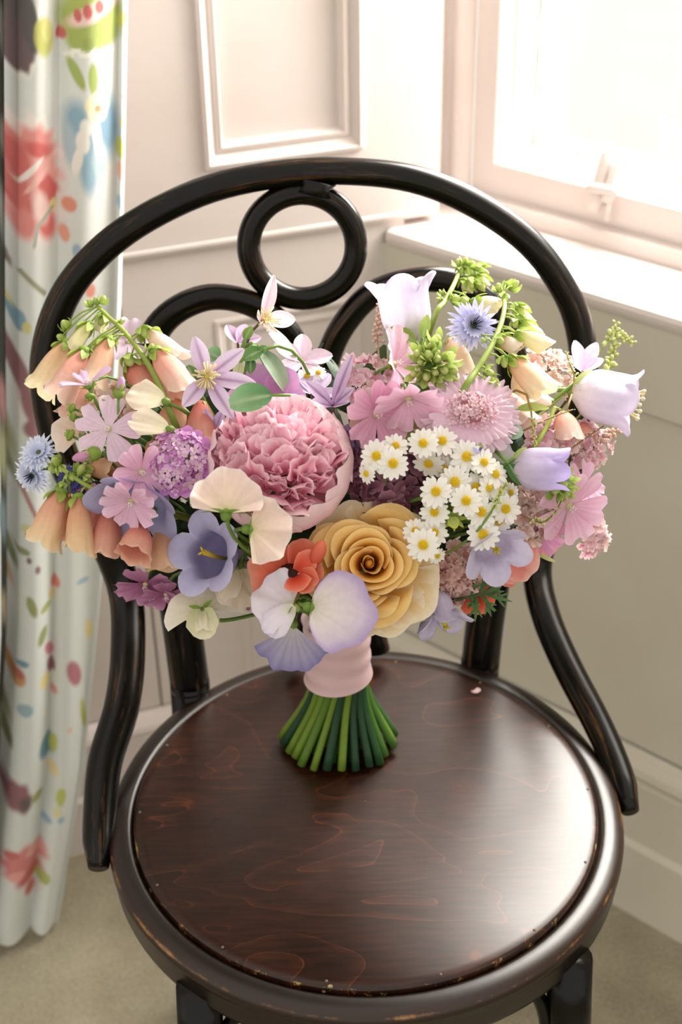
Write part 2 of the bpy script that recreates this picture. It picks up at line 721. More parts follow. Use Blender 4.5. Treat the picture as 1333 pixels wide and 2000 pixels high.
SK = [(0.002, 0.217), (-0.008, 0.214), (-0.015, 0.205), (-0.017, 0.197), (-0.012, 0.188), (-0.014, 0.182), (-0.014, 0.104), (-0.019, 0.097), (-0.02, 0.0)]
structure('baseboard_left', sweep(MB(), wl, -2.6, 0.03, [(d, z * 0.8) for d, z in SK], WHITE), PAINT)

# window wall: sunk panel under the sill, sill board, ledge
mb = MB()
for (a, b, c, d, e0, e1) in (
        (-0.02, 2.6, 0.0, 0.09, 0.612, 0.70), (-0.02, 2.6, 0.005, 0.09, 0.0, 0.608),
        (0.86, 2.6, 0.0, 0.3, 0.70, 2.4), (-0.1, 0.86, 0.0, 0.3, 1.86, 2.4)):
    mb.box(wr, a, b, c, d, e0, e1, WHITE)
sweep(mb, wr, -0.02, 2.6, [(0.0, 0.612), (0.005, 0.608)], WHITE)
structure('wall_right', mb, PAINT_LOW)
structure('baseboard_right', sweep(MB(), wr, -0.02, 2.6, SK, WHITE), PAINT_LOW)
mb = MB()
sweep(mb, wr, -0.0, 2.6, [(0.001, 0.699), (-0.002, 0.701), (-0.003, 0.705), (-0.003, 0.709), (-0.001, 0.7135), (0.003, 0.7155), (0.092, 0.717)], WHITE)
structure('trim_4', mb, PAINT, smooth=False)
mb = MB()
sweep(mb, wr, -0.12, 0.86, [(0.09, 0.714), (0.09, 0.729), (0.092, 0.733), (0.108, 0.734)], WHITE)
structure('trim_5', mb, PAINT)

# casement window: frame face, stepped reveal, glass, fastener
T0, T1, W0, W1, DF, DG = 0.054, 0.80, 0.768, 1.78, 0.105, 0.166
mb = MB()
for (a, b, e0, e1) in ((0.028, T0, 0.733, 1.86), (T1, 0.86, 0.733, 1.86), (T0, T1, 0.733, W0), (T0, T1, W1, 1.86)):
    mb.box(wr, a, b, DF, 0.22, e0, e1, WHITE)
rect_frame(mb, wr, T0, T1, W0, W1, [(-0.0005, DF - 0.0005), (0.001, DF + 0.0015), (0.001, DF + 0.024), (0.004, DF + 0.026), (0.004, DF + 0.045), (0.006, DF + 0.047), (0.006, DG)], WHITE)
win = structure('window_1', mb, PAINT)
mb = MB()
mb.grid(np.array([[wr(T0 + .005, DG, W0 + .005), wr(T1 - .005, DG, W0 + .005)], [wr(T0 + .005, DG, W1 - .005), wr(T1 - .005, DG, W1 - .005)]]), WHITE)
part('pane', mb, GLASS, win)
mb = MB()
n = 60
for k in range(n):                                             # crumbly brown putty line round the glass
    for (a0, b0, a1, b1) in ((T0 + .006, W0 + .006, T1 - .006, W0 + .006), (T0 + .006, W0 + .006, T0 + .006, W1 - .006)):
        f0, f1 = k / n, (k + 1) / n
        w = 0.0012 + 0.0016 * rng.random()
        ho = 1 if b0 == b1 else 0
        p, q = (a0 + (a1 - a0) * f0, b0 + (b1 - b0) * f0), (a0 + (a1 - a0) * f1, b0 + (b1 - b0) * f1)
        c = lin('#8d7a4c') * (0.6 + 0.7 * rng.random())
        mb.add([wr(p[0], DG - .002, p[1]), wr(q[0], DG - .002, q[1]), wr(q[0] + (0 if ho else w), DG - .0015, q[1] + (w if ho else 0)), wr(p[0] + (0 if ho else w), DG - .0015, p[1] + (w if ho else 0))], [(0, 1, 2, 3)], c)
part('putty', mb, PLAIN, win, label='crumbling brown putty along the glass')
mb = MB()
for tt, r0, z0, z1 in ((0.181, 0.0075, 0.750, 0.812), (0.196, 0.0065, 0.762, 0.806)):
    P = [wr(tt, DF - 0.012 + 0.004 * k, z0 + (z1 - z0) * k / 6.0) for k in range(7)]
    mb.tube(P, [r0 * s for s in (0.8, 0.9, 1, 1, 1, 0.95, 0.55)], WHITE, 10)
mb.tube([wr(0.174, DF - 0.010, 0.772), wr(0.204, DF - 0.010, 0.775)], 0.005, WHITE, 8)
mb.tube([wr(0.196, DF - 0.008, 0.768), wr(0.196, DF - 0.008, 0.742)], 0.0025, WHITE, 8)
part('fastener', mb, PAINT, win, label='white painted casement fastener')
# corner mouldings between shutter and window
mb = MB()
prof = [(0.028 - 0.025 * (0.5 - 0.5 * math.cos(PI * k / 10)), DF - 0.002 - 0.011 * math.sin(PI * k / 10)) for k in range(11)]
P = np.array([[wr(t, d, z) for z in (0.733, 1.86)] for t, d in prof])
mb.grid(P, WHITE)
structure('trim_6', mb, PAINT, smooth=True)
mb = MB()
P = np.array([[wr(t, d, z) for z in (0.715, 1.86)] for t, d in ((0.003, 0.11), (0.003, 0.100), (-0.004, 0.098), (-0.005, 0.092), (-0.014, 0.090), (-0.016, 0.084), (-0.03, 0.080), (-0.1, 0.080))])
mb.grid(P, WHITE)
structure('trim_7', mb, PAINT)

# ------------------------------------------------------------------ the chair
YAW = math.radians(8.6)
BK = np.array([-math.sin(YAW), math.cos(YAW), 0])
SD = np.array([BK[1], -BK[0], 0])
LEAN = math.radians(10)
PB = np.array([0, 0, SEAT_Z]) + BK * 0.165
NB = np.array([*(BK[:2] * math.cos(LEAN)), -math.sin(LEAN)])
chair = thing('bentwood_chair', 'black bentwood chair with round brown plywood seat under the bouquet', 'chair')


def lathe(mb, prof, C, seg=96):
    an = np.arange(seg) / seg * 2 * PI
    P = np.array([[(r * math.cos(a), r * math.sin(a), z) for a in an] for r, z in prof])
    return mb.grid(P, C, close=True)


MS = trans(0, 0, SEAT_Z)
mb = lathe(MB(), [(0.0003, 0.0035), (0.05, 0.0035), (0.12, 0.0036), (0.172, 0.0036), (0.1775, 0.0034), (0.1795, 0.0024), (0.1802, 0.0008), (0.1803, -0.004)], WHITE)
seat = part('seat', mb, SEATM, chair, MS, label='dark brown plywood seat panel with grain lines and worn rim')
mb = lathe(MB(), [(0.1802, -0.004), (0.1812, -0.0032), (0.183, -0.0008), (0.1855, 0.0), (0.192, -0.0004), (0.1965, -0.0018), (0.1993, -0.0045), (0.2005, -0.0085), (0.2005, -0.0125),
                  (0.1985, -0.0145), (0.198, -0.018), (0.1985, -0.032), (0.1975, -0.036), (0.19, -0.038), (0.165, -0.038), (0.162, -0.03), (0.162, -0.004)], WHITE)
part('seat_ring', mb, RINGM, chair, MS)
mb = MB()
lathe(mb, [(0.00002, 0.0008), (0.0006, 0.0007), (0.001, 0.0003), (0.0012, 0)], lin('#6b5c4a'), 8)
tack_me = mb.mesh('tack')
for k in range(14):
    a = math.radians(-100 + k * 25.7)
    link('tack', tack_me, PLAIN, seat, trans(0.1755 * math.cos(a), 0.1755 * math.sin(a), 0.0036))


def legw(C=WHITE):
    return C


def front_leg(px, py, splay):
    top = at_z(px, py, 0.40)
    d = nrm(np.array([top[0], top[1], 0]))
    up = top - d * 0.004 + Z3 * 0.03
    foot = top + d * splay
    foot[2] = 0.0
    k = np.linspace(0, 1, 9)[:, None]
    pts = up + (foot - up) * k
    r = np.interp(k[:, 0], [0, 0.1, 0.6, 1], [0.0168, 0.0165, 0.0145, 0.0118])
    mb = MB().tube(pts, r, WHITE, 18)
    part('front_leg', mb, LEGW, chair)
    return top


tl_ = front_leg(388, 1985, 0.03)
tr_ = front_leg(1116, 1930, 0.03)
for a, b in ((tl_, tr_), (tr_, tl_)):                          # bent brace from each leg up to the seat ring
    side = nrm((b - a) * np.array([1, 1, 0]))
    P = [a + side * 0.014 + Z3 * (-0.07), a + side * 0.017 + Z3 * (-0.03), a + side * 0.028 + Z3 * 0.0, a + side * 0.055 + Z3 * 0.016, a + side * 0.09 + Z3 * 0.021]
    part('leg_brace', MB().tube(spline(P, 16), 0.0055, WHITE, 10), LEGW, chair)


def bp_(px, py):
    return at_plane(px, py, PB, NB)


def blend_path(px_pts, rads, n=90):
    P = np.array(px_pts, float)
    return spline(P, n)


# outer hoop: from the left side of the seat ring, up, over and down to the right side
hoop_px = [(215, 1690), (195, 1600), (205, 1490), (238, 1380), (250, 1270), (243, 1150), (190, 1020), (130, 910), (97, 800), (90, 700), (116, 600), (170, 518),
           (262, 440), (395, 374), (530, 342), (660, 334), (800, 348), (920, 394), (1030, 470), (1100, 560), (1134, 650), (1140, 760), (1115, 900), (1072, 1020),
           (1050, 1110), (1066, 1200), (1108, 1300), (1166, 1410), (1206, 1500), (1219, 1585)]
dl = (at_z(215, 1690, 0.445) - CAM) @ FWD
dr = (at_z(1219, 1585, 0.445) - CAM) @ FWD
pts = []
for i, (x, y) in enumerate(hoop_px):
    dpl = (bp_(x, y) - CAM) @ FWD
    if i < 5:
        dpl5 = (bp_(243, 1150) - CAM) @ FWD
        t = (5 - i) / 5.0
        dpl = dpl5 + (dl - dpl5) * t ** 1.1
    elif i > 24:
        dpl5 = (bp_(1050, 1110) - CAM) @ FWD
        t = (i - 24) / 5.0
        dpl = dpl5 + (dr - dpl5) * t ** 1.1
    pts.append(at(x, y, dpl))
pts = np.array(pts)
cen = np.array([0, 0, SEAT_Z])
for e in (0, -1):                                              # the ends lie against the outside of the ring
    v = pts[e] - cen
    v[2] = 0
    pts[e] = cen + nrm(v) * 0.2095 + Z3 * (pts[e][2] - SEAT_Z)
path = spline(pts, 160)
u = np.linspace(0, 1, 160)
r = np.interp(u, [0, 0.02, 0.1, 0.2, 0.35, 0.5, 0.65, 0.8, 0.9, 0.98, 1], [0.008, 0.013, 0.0145, 0.0142, 0.0118, 0.0104, 0.0112, 0.0128, 0.0125, 0.0115, 0.007])
part('outer_hoop', MB().wood(path, r, 20), HOOP, chair)


def loop_of(px_pts, r0, r1):
    return spline([bp_(x, y) for x, y in px_pts], 90)


lp = loop_of([(372, 1345), (352, 1200), (318, 1000), (284, 820), (283, 705), (322, 624), (400, 582), (482, 590), (548, 632), (592, 700), (616, 790), (618, 950), (600, 1120), (578, 1290)], 0, 0)
rp_ = loop_of([(938, 1305), (950, 1200), (980, 1000), (1004, 820), (995, 680), (945, 585), (850, 545), (742, 566), (676, 628), (640, 705), (634, 790), (650, 950), (700, 1120), (740, 1270)], 0, 0)
u = np.linspace(0, 1, 90)
r = np.interp(u, [0, 0.18, 0.34, 0.5, 1], [0.0172, 0.0165, 0.0115, 0.0102, 0.0102])
for P in (lp, rp_):
    part('back_loop', MB().wood(P, r, 16), HOOP, chair)
for P, sx in ((lp, -1), (rp_, 1)):
    a = P[0]
    foot = a + BK * 0.05 + SD * sx * 0.015
    foot[2] = 0
    k = np.linspace(0, 1, 8)[:, None]
    part('rear_leg', MB().tube(a + Z3 * 0.01 + (foot - a - Z3 * 0.01) * k, np.linspace(0.0172, 0.0125, 8), WHITE, 16), LEGW, chair)
an = np.linspace(0, 2 * PI, 61)[:-1]
ring_px = [(591 + 105 * math.sin(a), 480 - 103 * math.cos(a)) for a in an]
ctr = np.array([bp_(x, y) for x, y in ring_px])
cm = ctr.mean(0)
P = np.zeros((61, 14, 3))
for i in range(61):
    c = ctr[i % 60]
    rad = nrm(c - cm)
    for j in range(14):
        b = j / 14 * 2 * PI
        P[i, j] = c + 0.0092 * (math.cos(b) * rad + math.sin(b) * NB)
ang = np.linspace(0, 2 * PI, 61)
CR_ = np.stack([np.repeat((ang * .036)[:, None], 14, 1), np.tile(np.cos(np.arange(14) / 14 * 2 * PI), (61, 1)), np.tile(np.sin(np.arange(14) / 14 * 2 * PI), (61, 1))], -1)
part('back_ring', MB().grid(P, CR_, close=True), HOOP, chair)
a, b = bp_(618, 352), bp_(612, 378)
part('ring_block', MB().tube([a + SD * 0.0, (a + b) / 2, b], [0.016, 0.0125, 0.016], WHITE, 14), LEGW, chair)

# ------------------------------------------------------------------ the curtain
DC = -0.12
PC = wl(0, DC, 0)


def sz_of(px, py, d=DC):
    W = at_plane(px, py, wl(0, d, 0), NL) - CORNER
    return W @ TL, W[2]


rows = [-160, 0, 300, 600, 900, 1200, 1500, 1800]
bounds = {0: [-330] * 8, 1: [-230, -225, -215, -205, -190, -175, -165, -160], 2: [-110, -108, -104, -100, -95, -92, -95, -100],
          3: [16, 15, 17, 18, 20, 20, 2, -25], 4: [120, 118, 116, 114, 112, 108, 96, 60], 5: [234, 234, 230, 224, 212, 188, 160, 108], 6: [258, 256, 250, 242, 226, 198, 170, 116]}
bz = {k: [sz_of(x, y) for x, y in zip(v, rows)] for k, v in bounds.items()}
nz, per = 620, 46
zs = np.linspace(0.012, 1.12, nz)
S, D = [], []
for k in range(6):
    s0 = np.interp(zs, [q[1] for q in bz[k]][::-1], [q[0] for q in bz[k]][::-1])
    s1 = np.interp(zs, [q[1] for q in bz[k + 1]][::-1], [q[0] for q in bz[k + 1]][::-1])
    npx = per if k >= 3 else 20
    if k == 5:
        npx = 12
    x = np.linspace(0, 1, npx, endpoint=(k == 5))
    S.append(s0[:, None] + (s1 - s0)[:, None] * x)
    amp = [0.03, 0.03, 0.03, 0.016, 0.012, 0.005][k]
    dip = 0.085 * np.clip(1 - x / 0.14, 0, 1) ** 1.3 if k == 3 else (0.085 * np.clip((x - 0.9) / 0.1, 0, 1) ** 1.3 if k == 2 else 0 * x)
    D.append(dip + np.tile(-amp * np.sin(PI * x) ** 0.75 + (0.012 if k == 5 else 0) * x + 0.004 * np.sin(5 * x + k), (nz, 1)) + 0.006 * np.sin(zs * 7 + k)[:, None] * np.sin(PI * x))
S = np.concatenate(S, 1)
D = np.concatenate(D, 1) + DC
Pc = CORNER + S[..., None] * TL - D[..., None] * NL + zs[:, None, None] * Z3
CC = np.tile(lin('#dfe3e0'), S.shape + (1,))
SC = 2130.0


def dab(px, py, rx, ry, col, rot=0, soft=0.18, jag=0, op=1.0):
    """one printed shape on the cloth, measured on the cloth"""
    global CC
    s, z = sz_of(px, py, -0.132)
    x = (S - s) * SC
    y = (zs[:, None] - z) * SC * 0.84
    c, q = math.cos(math.radians(rot)), math.sin(math.radians(rot))
    X, Y = (x * c + y * q) / rx, (-x * q + y * c) / ry
    rr = np.sqrt(X * X + Y * Y)
    if jag:
        rr = rr * (1 + 0.10 * np.sin(jag * np.arctan2(Y, X)))
    w = np.clip((1 + soft - rr) / (2 * soft), 0, 1)[..., None] * op
    CC = CC * (1 - w) + (lin(col) * .85 + lin('#dfe3e0') * .15) * w


def line(p0, p1, w, col):
    n = int(math.dist(p0, p1) / w) + 2
    for k in range(n):
        f = k / (n - 1)
        dab(p0[0] + (p1[0] - p0[0]) * f, p0[1] + (p1[1] - p0[1]) * f, w, w, col, 0, 0.4)


for q in [(36, 30, 30, 55, '#f2efe8'), (38, 105, 26, 32, '#f2efe8')]: dab(*q)
for q in [(34, 30, 26, 52, '#3b1722'), (48, 70, 22, 26, '#47202a'), (36, 104, 21, 26, '#512432', 0, .15, 7), (55, 40, 12, 40, '#2a0f18')]: dab(*q)
for q in [(84, 70, 18, 27, '#c3c455'), (74, 52, 8, 12, '#c3c455'), (90, 58, 10, 16, '#d7d571')]: dab(*q)
for q in [(182, 34, 56, 46, '#a3b437'), (160, 70, 26, 18, '#9cae33', 30), (205, 60, 26, 18, '#9cae33', -30), (170, 84, 10, 10, '#8da02b')]: dab(*q)
for q in [(186, 20, 50, 13, '#f3cfc8', 16)]: dab(*q)
for q in [(150, 28, 6, 9, '#c8413c'), (168, 20, 8, 10, '#c8413c'), (193, 12, 8, 9, '#c8413c'), (122, 68, 9, 8, '#c8554a', 40)]: dab(*q)
for x in range(135, 230, 12): dab(x, 102 + 5 * math.sin(x * .2), 8, 4, '#faf7f0')
for q in [(148, 142, 8, 25, '#98ad35', 22), (180, 152, 9, 23, '#98ad35', -5)]: dab(*q)
for q in [(150, 242, 20, 34, '#7aa6bf'), (214, 245, 20, 48, '#6d9dba'), (176, 288, 17, 26, '#7aa6bf'), (172, 338, 15, 32, '#86aec4'), (137, 285, 10, 34, '#a9c3cf'), (196, 315, 14, 26, '#b5ccd4')]: dab(*q, 0, .35)
for q in [(165, 248, 10, 14, '#f0efea'), (160, 275, 12, 18, '#f3efe6'), (188, 262, 9, 22, '#f3efe6'), (150, 312, 8, 22, '#f3efe6', -20), (196, 298, 9, 18, '#f3efe6', 20)]: dab(*q)
for k in range(5):
    a = k * 72 * PI / 180
    dab(190 + 14 * math.sin(a), 208 - 14 * math.cos(a), 12, 13, '#f4ecc2')
dab(190, 211, 6, 6, '#d98a5a')
for q in [(66, 300, 44, 58, '#f6ece6', 0, .12, 11), (72, 420, 42, 46, '#f4e2dc', 0, .2, 11), (66, 290, 38, 34, '#e68a84', 0, .2, 9), (70, 345, 44, 40, '#eea9a3', 0, .2, 9), (72, 290, 26, 11, '#cf413c', -20, .3),
          (38, 318, 18, 30, '#d2504b', 0, .3), (96, 374, 18, 24, '#d24743', 20, .2, 5), (52, 402, 36, 13, '#cf413c', -8, .3), (40, 375, 16, 24, '#d75f59', 0, .3), (58, 332, 30, 5, '#f7efe8', 35), (70, 352, 28, 5, '#f3b8b2', 35),
          (48, 436, 20, 24, '#e6837f', 0, .3), (92, 436, 18, 28, '#df5f5b', 15, .3), (80, 405, 16, 26, '#f5d5ce', 10, .3), (108, 405, 8, 10, '#e8e19a')]: dab(*q)
line((105, 410), (72, 440), 3, '#a9b5a5'); line((72, 440), (66, 480), 3, '#a9b5a5')
for q in [(136, 400, 12, 12, '#e08468'), (128, 458, 8, 14, '#e69a7c'), (150, 490, 8, 12, '#8fb2c9'), (240, 295, 7, 18, '#bcc24a'), (246, 42, 12, 10, '#c5c951'), (247, 193, 4, 5, '#e0707a'), (243, 245, 4, 8, '#e6d98a'), (240, 340, 5, 16, '#eba98e'),
          (178, 570, 10, 12, '#e08468'), (238, 400, 4, 12, '#9db9cc'), (25, 530, 6, 14, '#6a5a40')]: dab(*q)
line((40, 530), (88, 575), 4, '#8a8c62')
for q in [(38, 628, 12, 18, '#6e9bb3'), (24, 612, 8, 9, '#d9cf7c'), (52, 640, 8, 10, '#d9cf7c'), (42, 735, 14, 45, '#84434f', 12), (64, 790, 20, 42, '#8c4450', 10), (70, 835, 24, 18, '#8c4450'), (5, 775, 14, 40, '#a5342c'), (8, 700, 12, 24, '#3b1722'),
          (62, 740, 6, 26, '#a9b15a', -10), (10, 870, 22, 60, '#8c8a3c'), (20, 930, 14, 30, '#6d7838'), (6, 1000, 14, 40, '#3f6273')]: dab(*q)
line((40, 945), (72, 1012), 4, '#a5645a')
for q in [(50, 1030, 10, 9, '#d8d29a'), (45, 1075, 12, 7, '#7f8c46', -20), (55, 1090, 5, 6, '#6a3b3f'), (72, 1108, 6, 8, '#84555a'), (28, 1100, 8, 22, '#7d853f'), (60, 1178, 9, 22, '#8d943f', 10), (90, 1186, 14, 8, '#a7aa50', 15), (82, 1238, 9, 20, '#8d943f', -30),
          (111, 1145, 9, 13, '#df7a63'), (104, 1168, 8, 12, '#ead58f'), (165, 1142, 14, 6, '#9fbccb'), (20, 1150, 12, 30, '#c9a24c'), (42, 1290, 12, 7, '#5d8ba4'), (32, 1318, 16, 20, '#c98a3a'), (36, 1312, 8, 10, '#b5483a'), (46, 1376, 16, 14, '#8fb0be'),
          (10, 1390, 12, 40, '#6f7a2e'), (14, 1440, 10, 30, '#6f7a2e'), (98, 1272, 9, 18, '#cf6a78', 20), (102, 1306, 9, 18, '#8c3a52'), (88, 1330, 12, 18, '#ecd98c'), (108, 1354, 6, 10, '#df8d84'), (146, 1318, 15, 30, '#b3566c', 10), (166, 1402, 7, 36, '#c0bf5e'),
          (178, 1240, 10, 22, '#efdba0'), (92, 1462, 18, 28, '#4f8da8', -18), (106, 1456, 7, 22, '#c9cc4a', -15), (106, 1504, 9, 16, '#efd89a'), (136, 1425, 6, 6, '#efc0a8'), (32, 1546, 28, 36, '#8a3c4c', 0, .2, 6), (46, 1556, 14, 18, '#4b1c2c', 0, .4), (72, 1550, 15, 13, '#9aa03a'),
          (118, 1552, 11, 22, '#bcc552', -12), (110, 1582, 8, 12, '#e9dc9a'), (92, 1604, 10, 9, '#8fb6cf'), (118, 1596, 8, 8, '#8fb6cf'), (44, 1676, 50, 40, '#d9706e', 0, .2, 8), (70, 1660, 26, 16, '#eaa5a0', -20), (56, 1708, 32, 18, '#c43c38', 10, .3), (30, 1700, 20, 14, '#ec9a94'),
          (84, 1712, 15, 16, '#a9b445'), (60, 1738, 14, 20, '#d65a55', -10), (20, 1660, 16, 10, '#c8504c')]: dab(*q)
NL_ = 60                                                      # shade between two folds, put into the cloth colour as a narrow dark strip
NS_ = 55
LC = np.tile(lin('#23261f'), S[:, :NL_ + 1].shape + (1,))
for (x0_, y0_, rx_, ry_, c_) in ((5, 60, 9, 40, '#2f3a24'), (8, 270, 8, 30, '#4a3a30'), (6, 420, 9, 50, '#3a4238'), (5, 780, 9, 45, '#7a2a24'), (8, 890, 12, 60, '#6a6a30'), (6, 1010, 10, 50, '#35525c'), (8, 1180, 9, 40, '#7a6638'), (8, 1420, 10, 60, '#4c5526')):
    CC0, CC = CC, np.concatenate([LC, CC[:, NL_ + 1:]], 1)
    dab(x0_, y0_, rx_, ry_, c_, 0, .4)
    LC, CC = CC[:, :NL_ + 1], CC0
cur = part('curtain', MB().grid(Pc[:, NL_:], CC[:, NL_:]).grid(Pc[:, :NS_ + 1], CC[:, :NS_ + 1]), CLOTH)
part('lining', MB().grid(Pc[:, NS_:NL_ + 1], LC[:, NS_:]), CLOTH, cur, label='dark strip of curtain coloured as the shade between two folds')
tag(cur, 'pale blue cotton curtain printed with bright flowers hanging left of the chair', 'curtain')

# ------------------------------------------------------------------ flower building blocks
def grad(stops, u):
    """colour along u from [(position, colour)]"""
    p = [s[0] for s in stops]
    c = np.array([lin(s[1]) for s in stops])
    return np.stack([np.interp(u, p, c[:, k]) for k in range(3)], -1)


def smooth(a, b, x):
    t = np.clip((x - a) / (b - a), 0, 1)
    return t * t * (3 - 2 * t)


def petal(L, W, stops, nu=7, nv=7, shape='fan', base=0.12, p1=0.8, rnd=0.35, notch=0.0, rise=0.2, curl=0.0, cup=0.0, ruf=0.0, rufn=3.0,
          stripe=None, sw=0.18, vein=0.0, edge=None, x0=0.0, peak=0.45, pw=0.8, twist=0.0, fold=0.0, spread=80, side=.8, frill=1.0):
    """a petal growing along +X with its face to +Z; returns points and colours"""
    u = np.linspace(0, 1, nu)
    v = np.linspace(-1, 1, nv)
    U, V = np.meshgrid(u, v, indexing='ij')
    if shape == 'fan':
        w = base + (1 - base) * np.sin(np.clip(u, 0, 1) * PI / 2) ** p1
        Sx = U * (1 - rnd * np.abs(V) ** 2.2 * U - notch * np.exp(-(V / 0.28) ** 2) * U ** 3)
    elif shape in ('polar', 'disc'):                          # fan opening from one point, spread wide
        A = math.radians(spread)
        w = np.ones(nu)
        ol = (np.cos(v * A) ** side) if shape == 'disc' else 1 - (1 - side) * np.abs(v) ** 1.6
        ol = ol + (0.035 * np.sin(v * 9 + rng.random() * 6) + 0.025 * np.sin(v * 17 + rng.random() * 6)) * frill
        Sx = U * ol[None, :]
    else:                                                     # lance: narrow at both ends
        a = math.log(0.5) / math.log(peak)
        w = np.sin(PI * u ** a * 0.97 + 0.03 * PI * (1 - u)) ** pw
        w = np.maximum(w, base * (1 - u))
        Sx = U
    if shape in ('polar', 'disc'):
        ph = rng.random() * 6.28
        th = V * math.radians(spread)
        rr = Sx * L
        e = U ** 2
        z = ruf * L * e * (np.sin(rufn * V * PI + ph) + .45 * np.sin(2.6 * rufn * V * PI + 2 * ph)) + L * (math.sin(rise) * Sx + curl * .5 * Sx ** 2) + cup * L * V ** 2 * Sx
        P = np.stack([x0 + rr * np.cos(th), rr * np.sin(th), z], -1)
        C = grad(stops, U)
        if edge is not None:
            q = (U ** 9)[..., None] * .8
            C = C * (1 - q) + lin(edge) * q
        if vein:
            C = C * (1 - vein * (0.5 + 0.5 * np.cos(V * 26)) * (1 - 0.5 * U))[..., None]
        return P, np.clip(C, 0, 1)
    ang = rise + curl * np.linspace(0, 1, 60)
    cr = np.concatenate([[0], np.cumsum(np.cos(ang))]) / 60
    cz = np.concatenate([[0], np.cumsum(np.sin(ang))]) / 60
    tt = np.linspace(0, 1, 61)
    R, Zc = np.interp(Sx, tt, cr) * L, np.interp(Sx, tt, cz) * L
    an = rise + curl * Sx
    ph = rng.random() * 6.28
    wy = (w * W / 2)[:, None] * V
    off = cup * (w * W / 2)[:, None] * V ** 2
    off = off + fold * (w * W / 2)[:, None] * np.abs(V)
    if ruf:
        eg = np.maximum(np.abs(V) ** 2 * U, U ** 3)
        off = off + ruf * L * eg * np.sin(rufn * V * PI + ph) + 0.35 * ruf * L * eg * np.sin(2.3 * rufn * V * PI + ph * 2)
    if twist:
        off = off + twist * wy * U
    P = np.stack([x0 + R - np.sin(an) * off, wy, Zc + np.cos(an) * off], -1)
    C = grad(stops, U)
    if edge is not None:
        e = np.maximum(np.abs(V) ** 4, U ** 6)[..., None] * (U ** 0.5)[..., None]
        C = C * (1 - e * 0.8) + lin(edge) * e * 0.8
    if stripe is not None:
        s = (np.exp(-(V / sw) ** 2) * (1 - 0.5 * U))[..., None]
        C = C * (1 - s) + lin(stripe) * s
    if vein:
        C = C * (1 - vein * (0.5 + 0.5 * np.cos(V * 14)) * (1 - 0.6 * U))[..., None]
    return P, np.clip(C, 0, 1)


def apply(M, P):
    return P @ M[:3, :3].T + M[:3, 3]


def mpetal(M=None, **kw):
    P, C = petal(**kw)
    if M is not None:
        P = apply(M, P)
    return MB().grid(P, C)


def bell(L, rads, stops, lobes=5, lobe=0.2, flare=0.3, back=0.15, nh=14, nphi=50, ribs=0.03, skew=0.0, edge=None, spots=None, wob=0.0):
    """one fused corolla along +Z: rads are radii at equal steps, lobes at the mouth roll outwards"""
    h = np.linspace(0, 1, nh) ** 0.85
    phi = np.linspace(0, 2 * PI, nphi, endpoint=False)
    H, PH = np.meshgrid(h, phi, indexing='ij')
    R = np.interp(H, np.linspace(0, 1, len(rads)), rads)
    k1 = np.convolve(np.pad(R[:, 0], 1, mode='edge'), [0.25, 0.5, 0.25], 'valid')
    R = np.tile(k1[:, None], (1, nphi))
    lb = np.abs(np.cos(lobes * PH / 2)) ** 0.55
    s = smooth(0.62, 1, H)
    Zz = L * H * (1 + lobe * s * (lb - 0.5)) + skew * L * s * np.cos(PH)
    R = R * (1 + ribs * np.cos(lobes * PH) * smooth(0.05, 0.5, H))
    s2 = smooth(0.78, 1.0, H)
    R = R + flare * rads[-1] * s2 * (0.35 + 0.65 * lb) + wob * rads[-1] * s2 * np.sin(2 * lobes * PH + 1)
    Zz = Zz - back * L * smooth(0.9, 1.0, H) * lb
    P = np.stack([R * np.cos(PH), R * np.sin(PH), Zz], -1)
    C = grad(stops, H)
    C = C * (1 - 0.05 * (0.5 + 0.5 * np.cos(3 * lobes * PH)))[..., None]
    if edge is not None:
        e = (smooth(0.86, 1, H))[..., None]
        C = C * (1 - e) + lin(edge) * e
    return MB().grid(P, np.clip(C, 0, 1), close=True, cap0=True)


def ell(mb, c, r, C, seg=8, rings=6, M=None):
    th = np.linspace(0, PI, rings + 1)
    ph = np.linspace(0, 2 * PI, seg, endpoint=False)
    P = np.zeros((rings + 1, seg, 3))
    r = np.broadcast_to(r, 3)
    for i, t in enumerate(th):
        P[i, :, 0] = r[0] * math.sin(max(t, 1e-3) if t < 3 else t - 1e-3) * np.cos(ph)
        P[i, :, 1] = r[1] * math.sin(max(t, 1e-3) if t < 3 else t - 1e-3) * np.sin(ph)
        P[i, :, 2] = -r[2] * math.cos(t)
    P = P + np.asarray(c)
    if M is not None:
        P = apply(M, P)
    C = np.asarray(C, float)
    if C.ndim == 2:                                            # bottom and top colours
        k = (1 - np.cos(th)) / 2
        C = (C[0] * (1 - k[:, None]) + C[1] * k[:, None])[:, None, :].repeat(seg, 1)
    return mb.grid(P, C, close=True)


# ------------------------------------------------------------------ where things sit in the bouquet
STEMB = at_z(664, 1462, SEAT_Z)                                # middle of the stem ends on the seat
NECK0, NECK1 = STEMB + Z3 * 0.058, STEMB + Z3 * 0.125          # ribbon from .. to
DC0, DBULGE = 1.045, 0.10


def dome(px, py):
    e = ((px - 645) / 620.0) ** 2 + ((py - 905) / 400.0) ** 2
    return DC0 - DBULGE * math.sqrt(max(0.0, 1 - e)) + 0.02 * max(0, e - 1)


def dome_n(px, py):
    x, y = (px - 645) / 620.0, -(py - 905) / 400.0
    return cv(x * 0.9, y * 0.8, 0.9)


def pos(px, py, dz=0.0):
    """dz > 0 comes out of the dome towards the front"""
    return at(px, py, dome(px, py) - dz)


def m_per_px(px, py, dz=0.0):
    return (dome(px, py) - dz) / F_PX


SG1, SG2 = '#3f6a2a', '#6f9340'


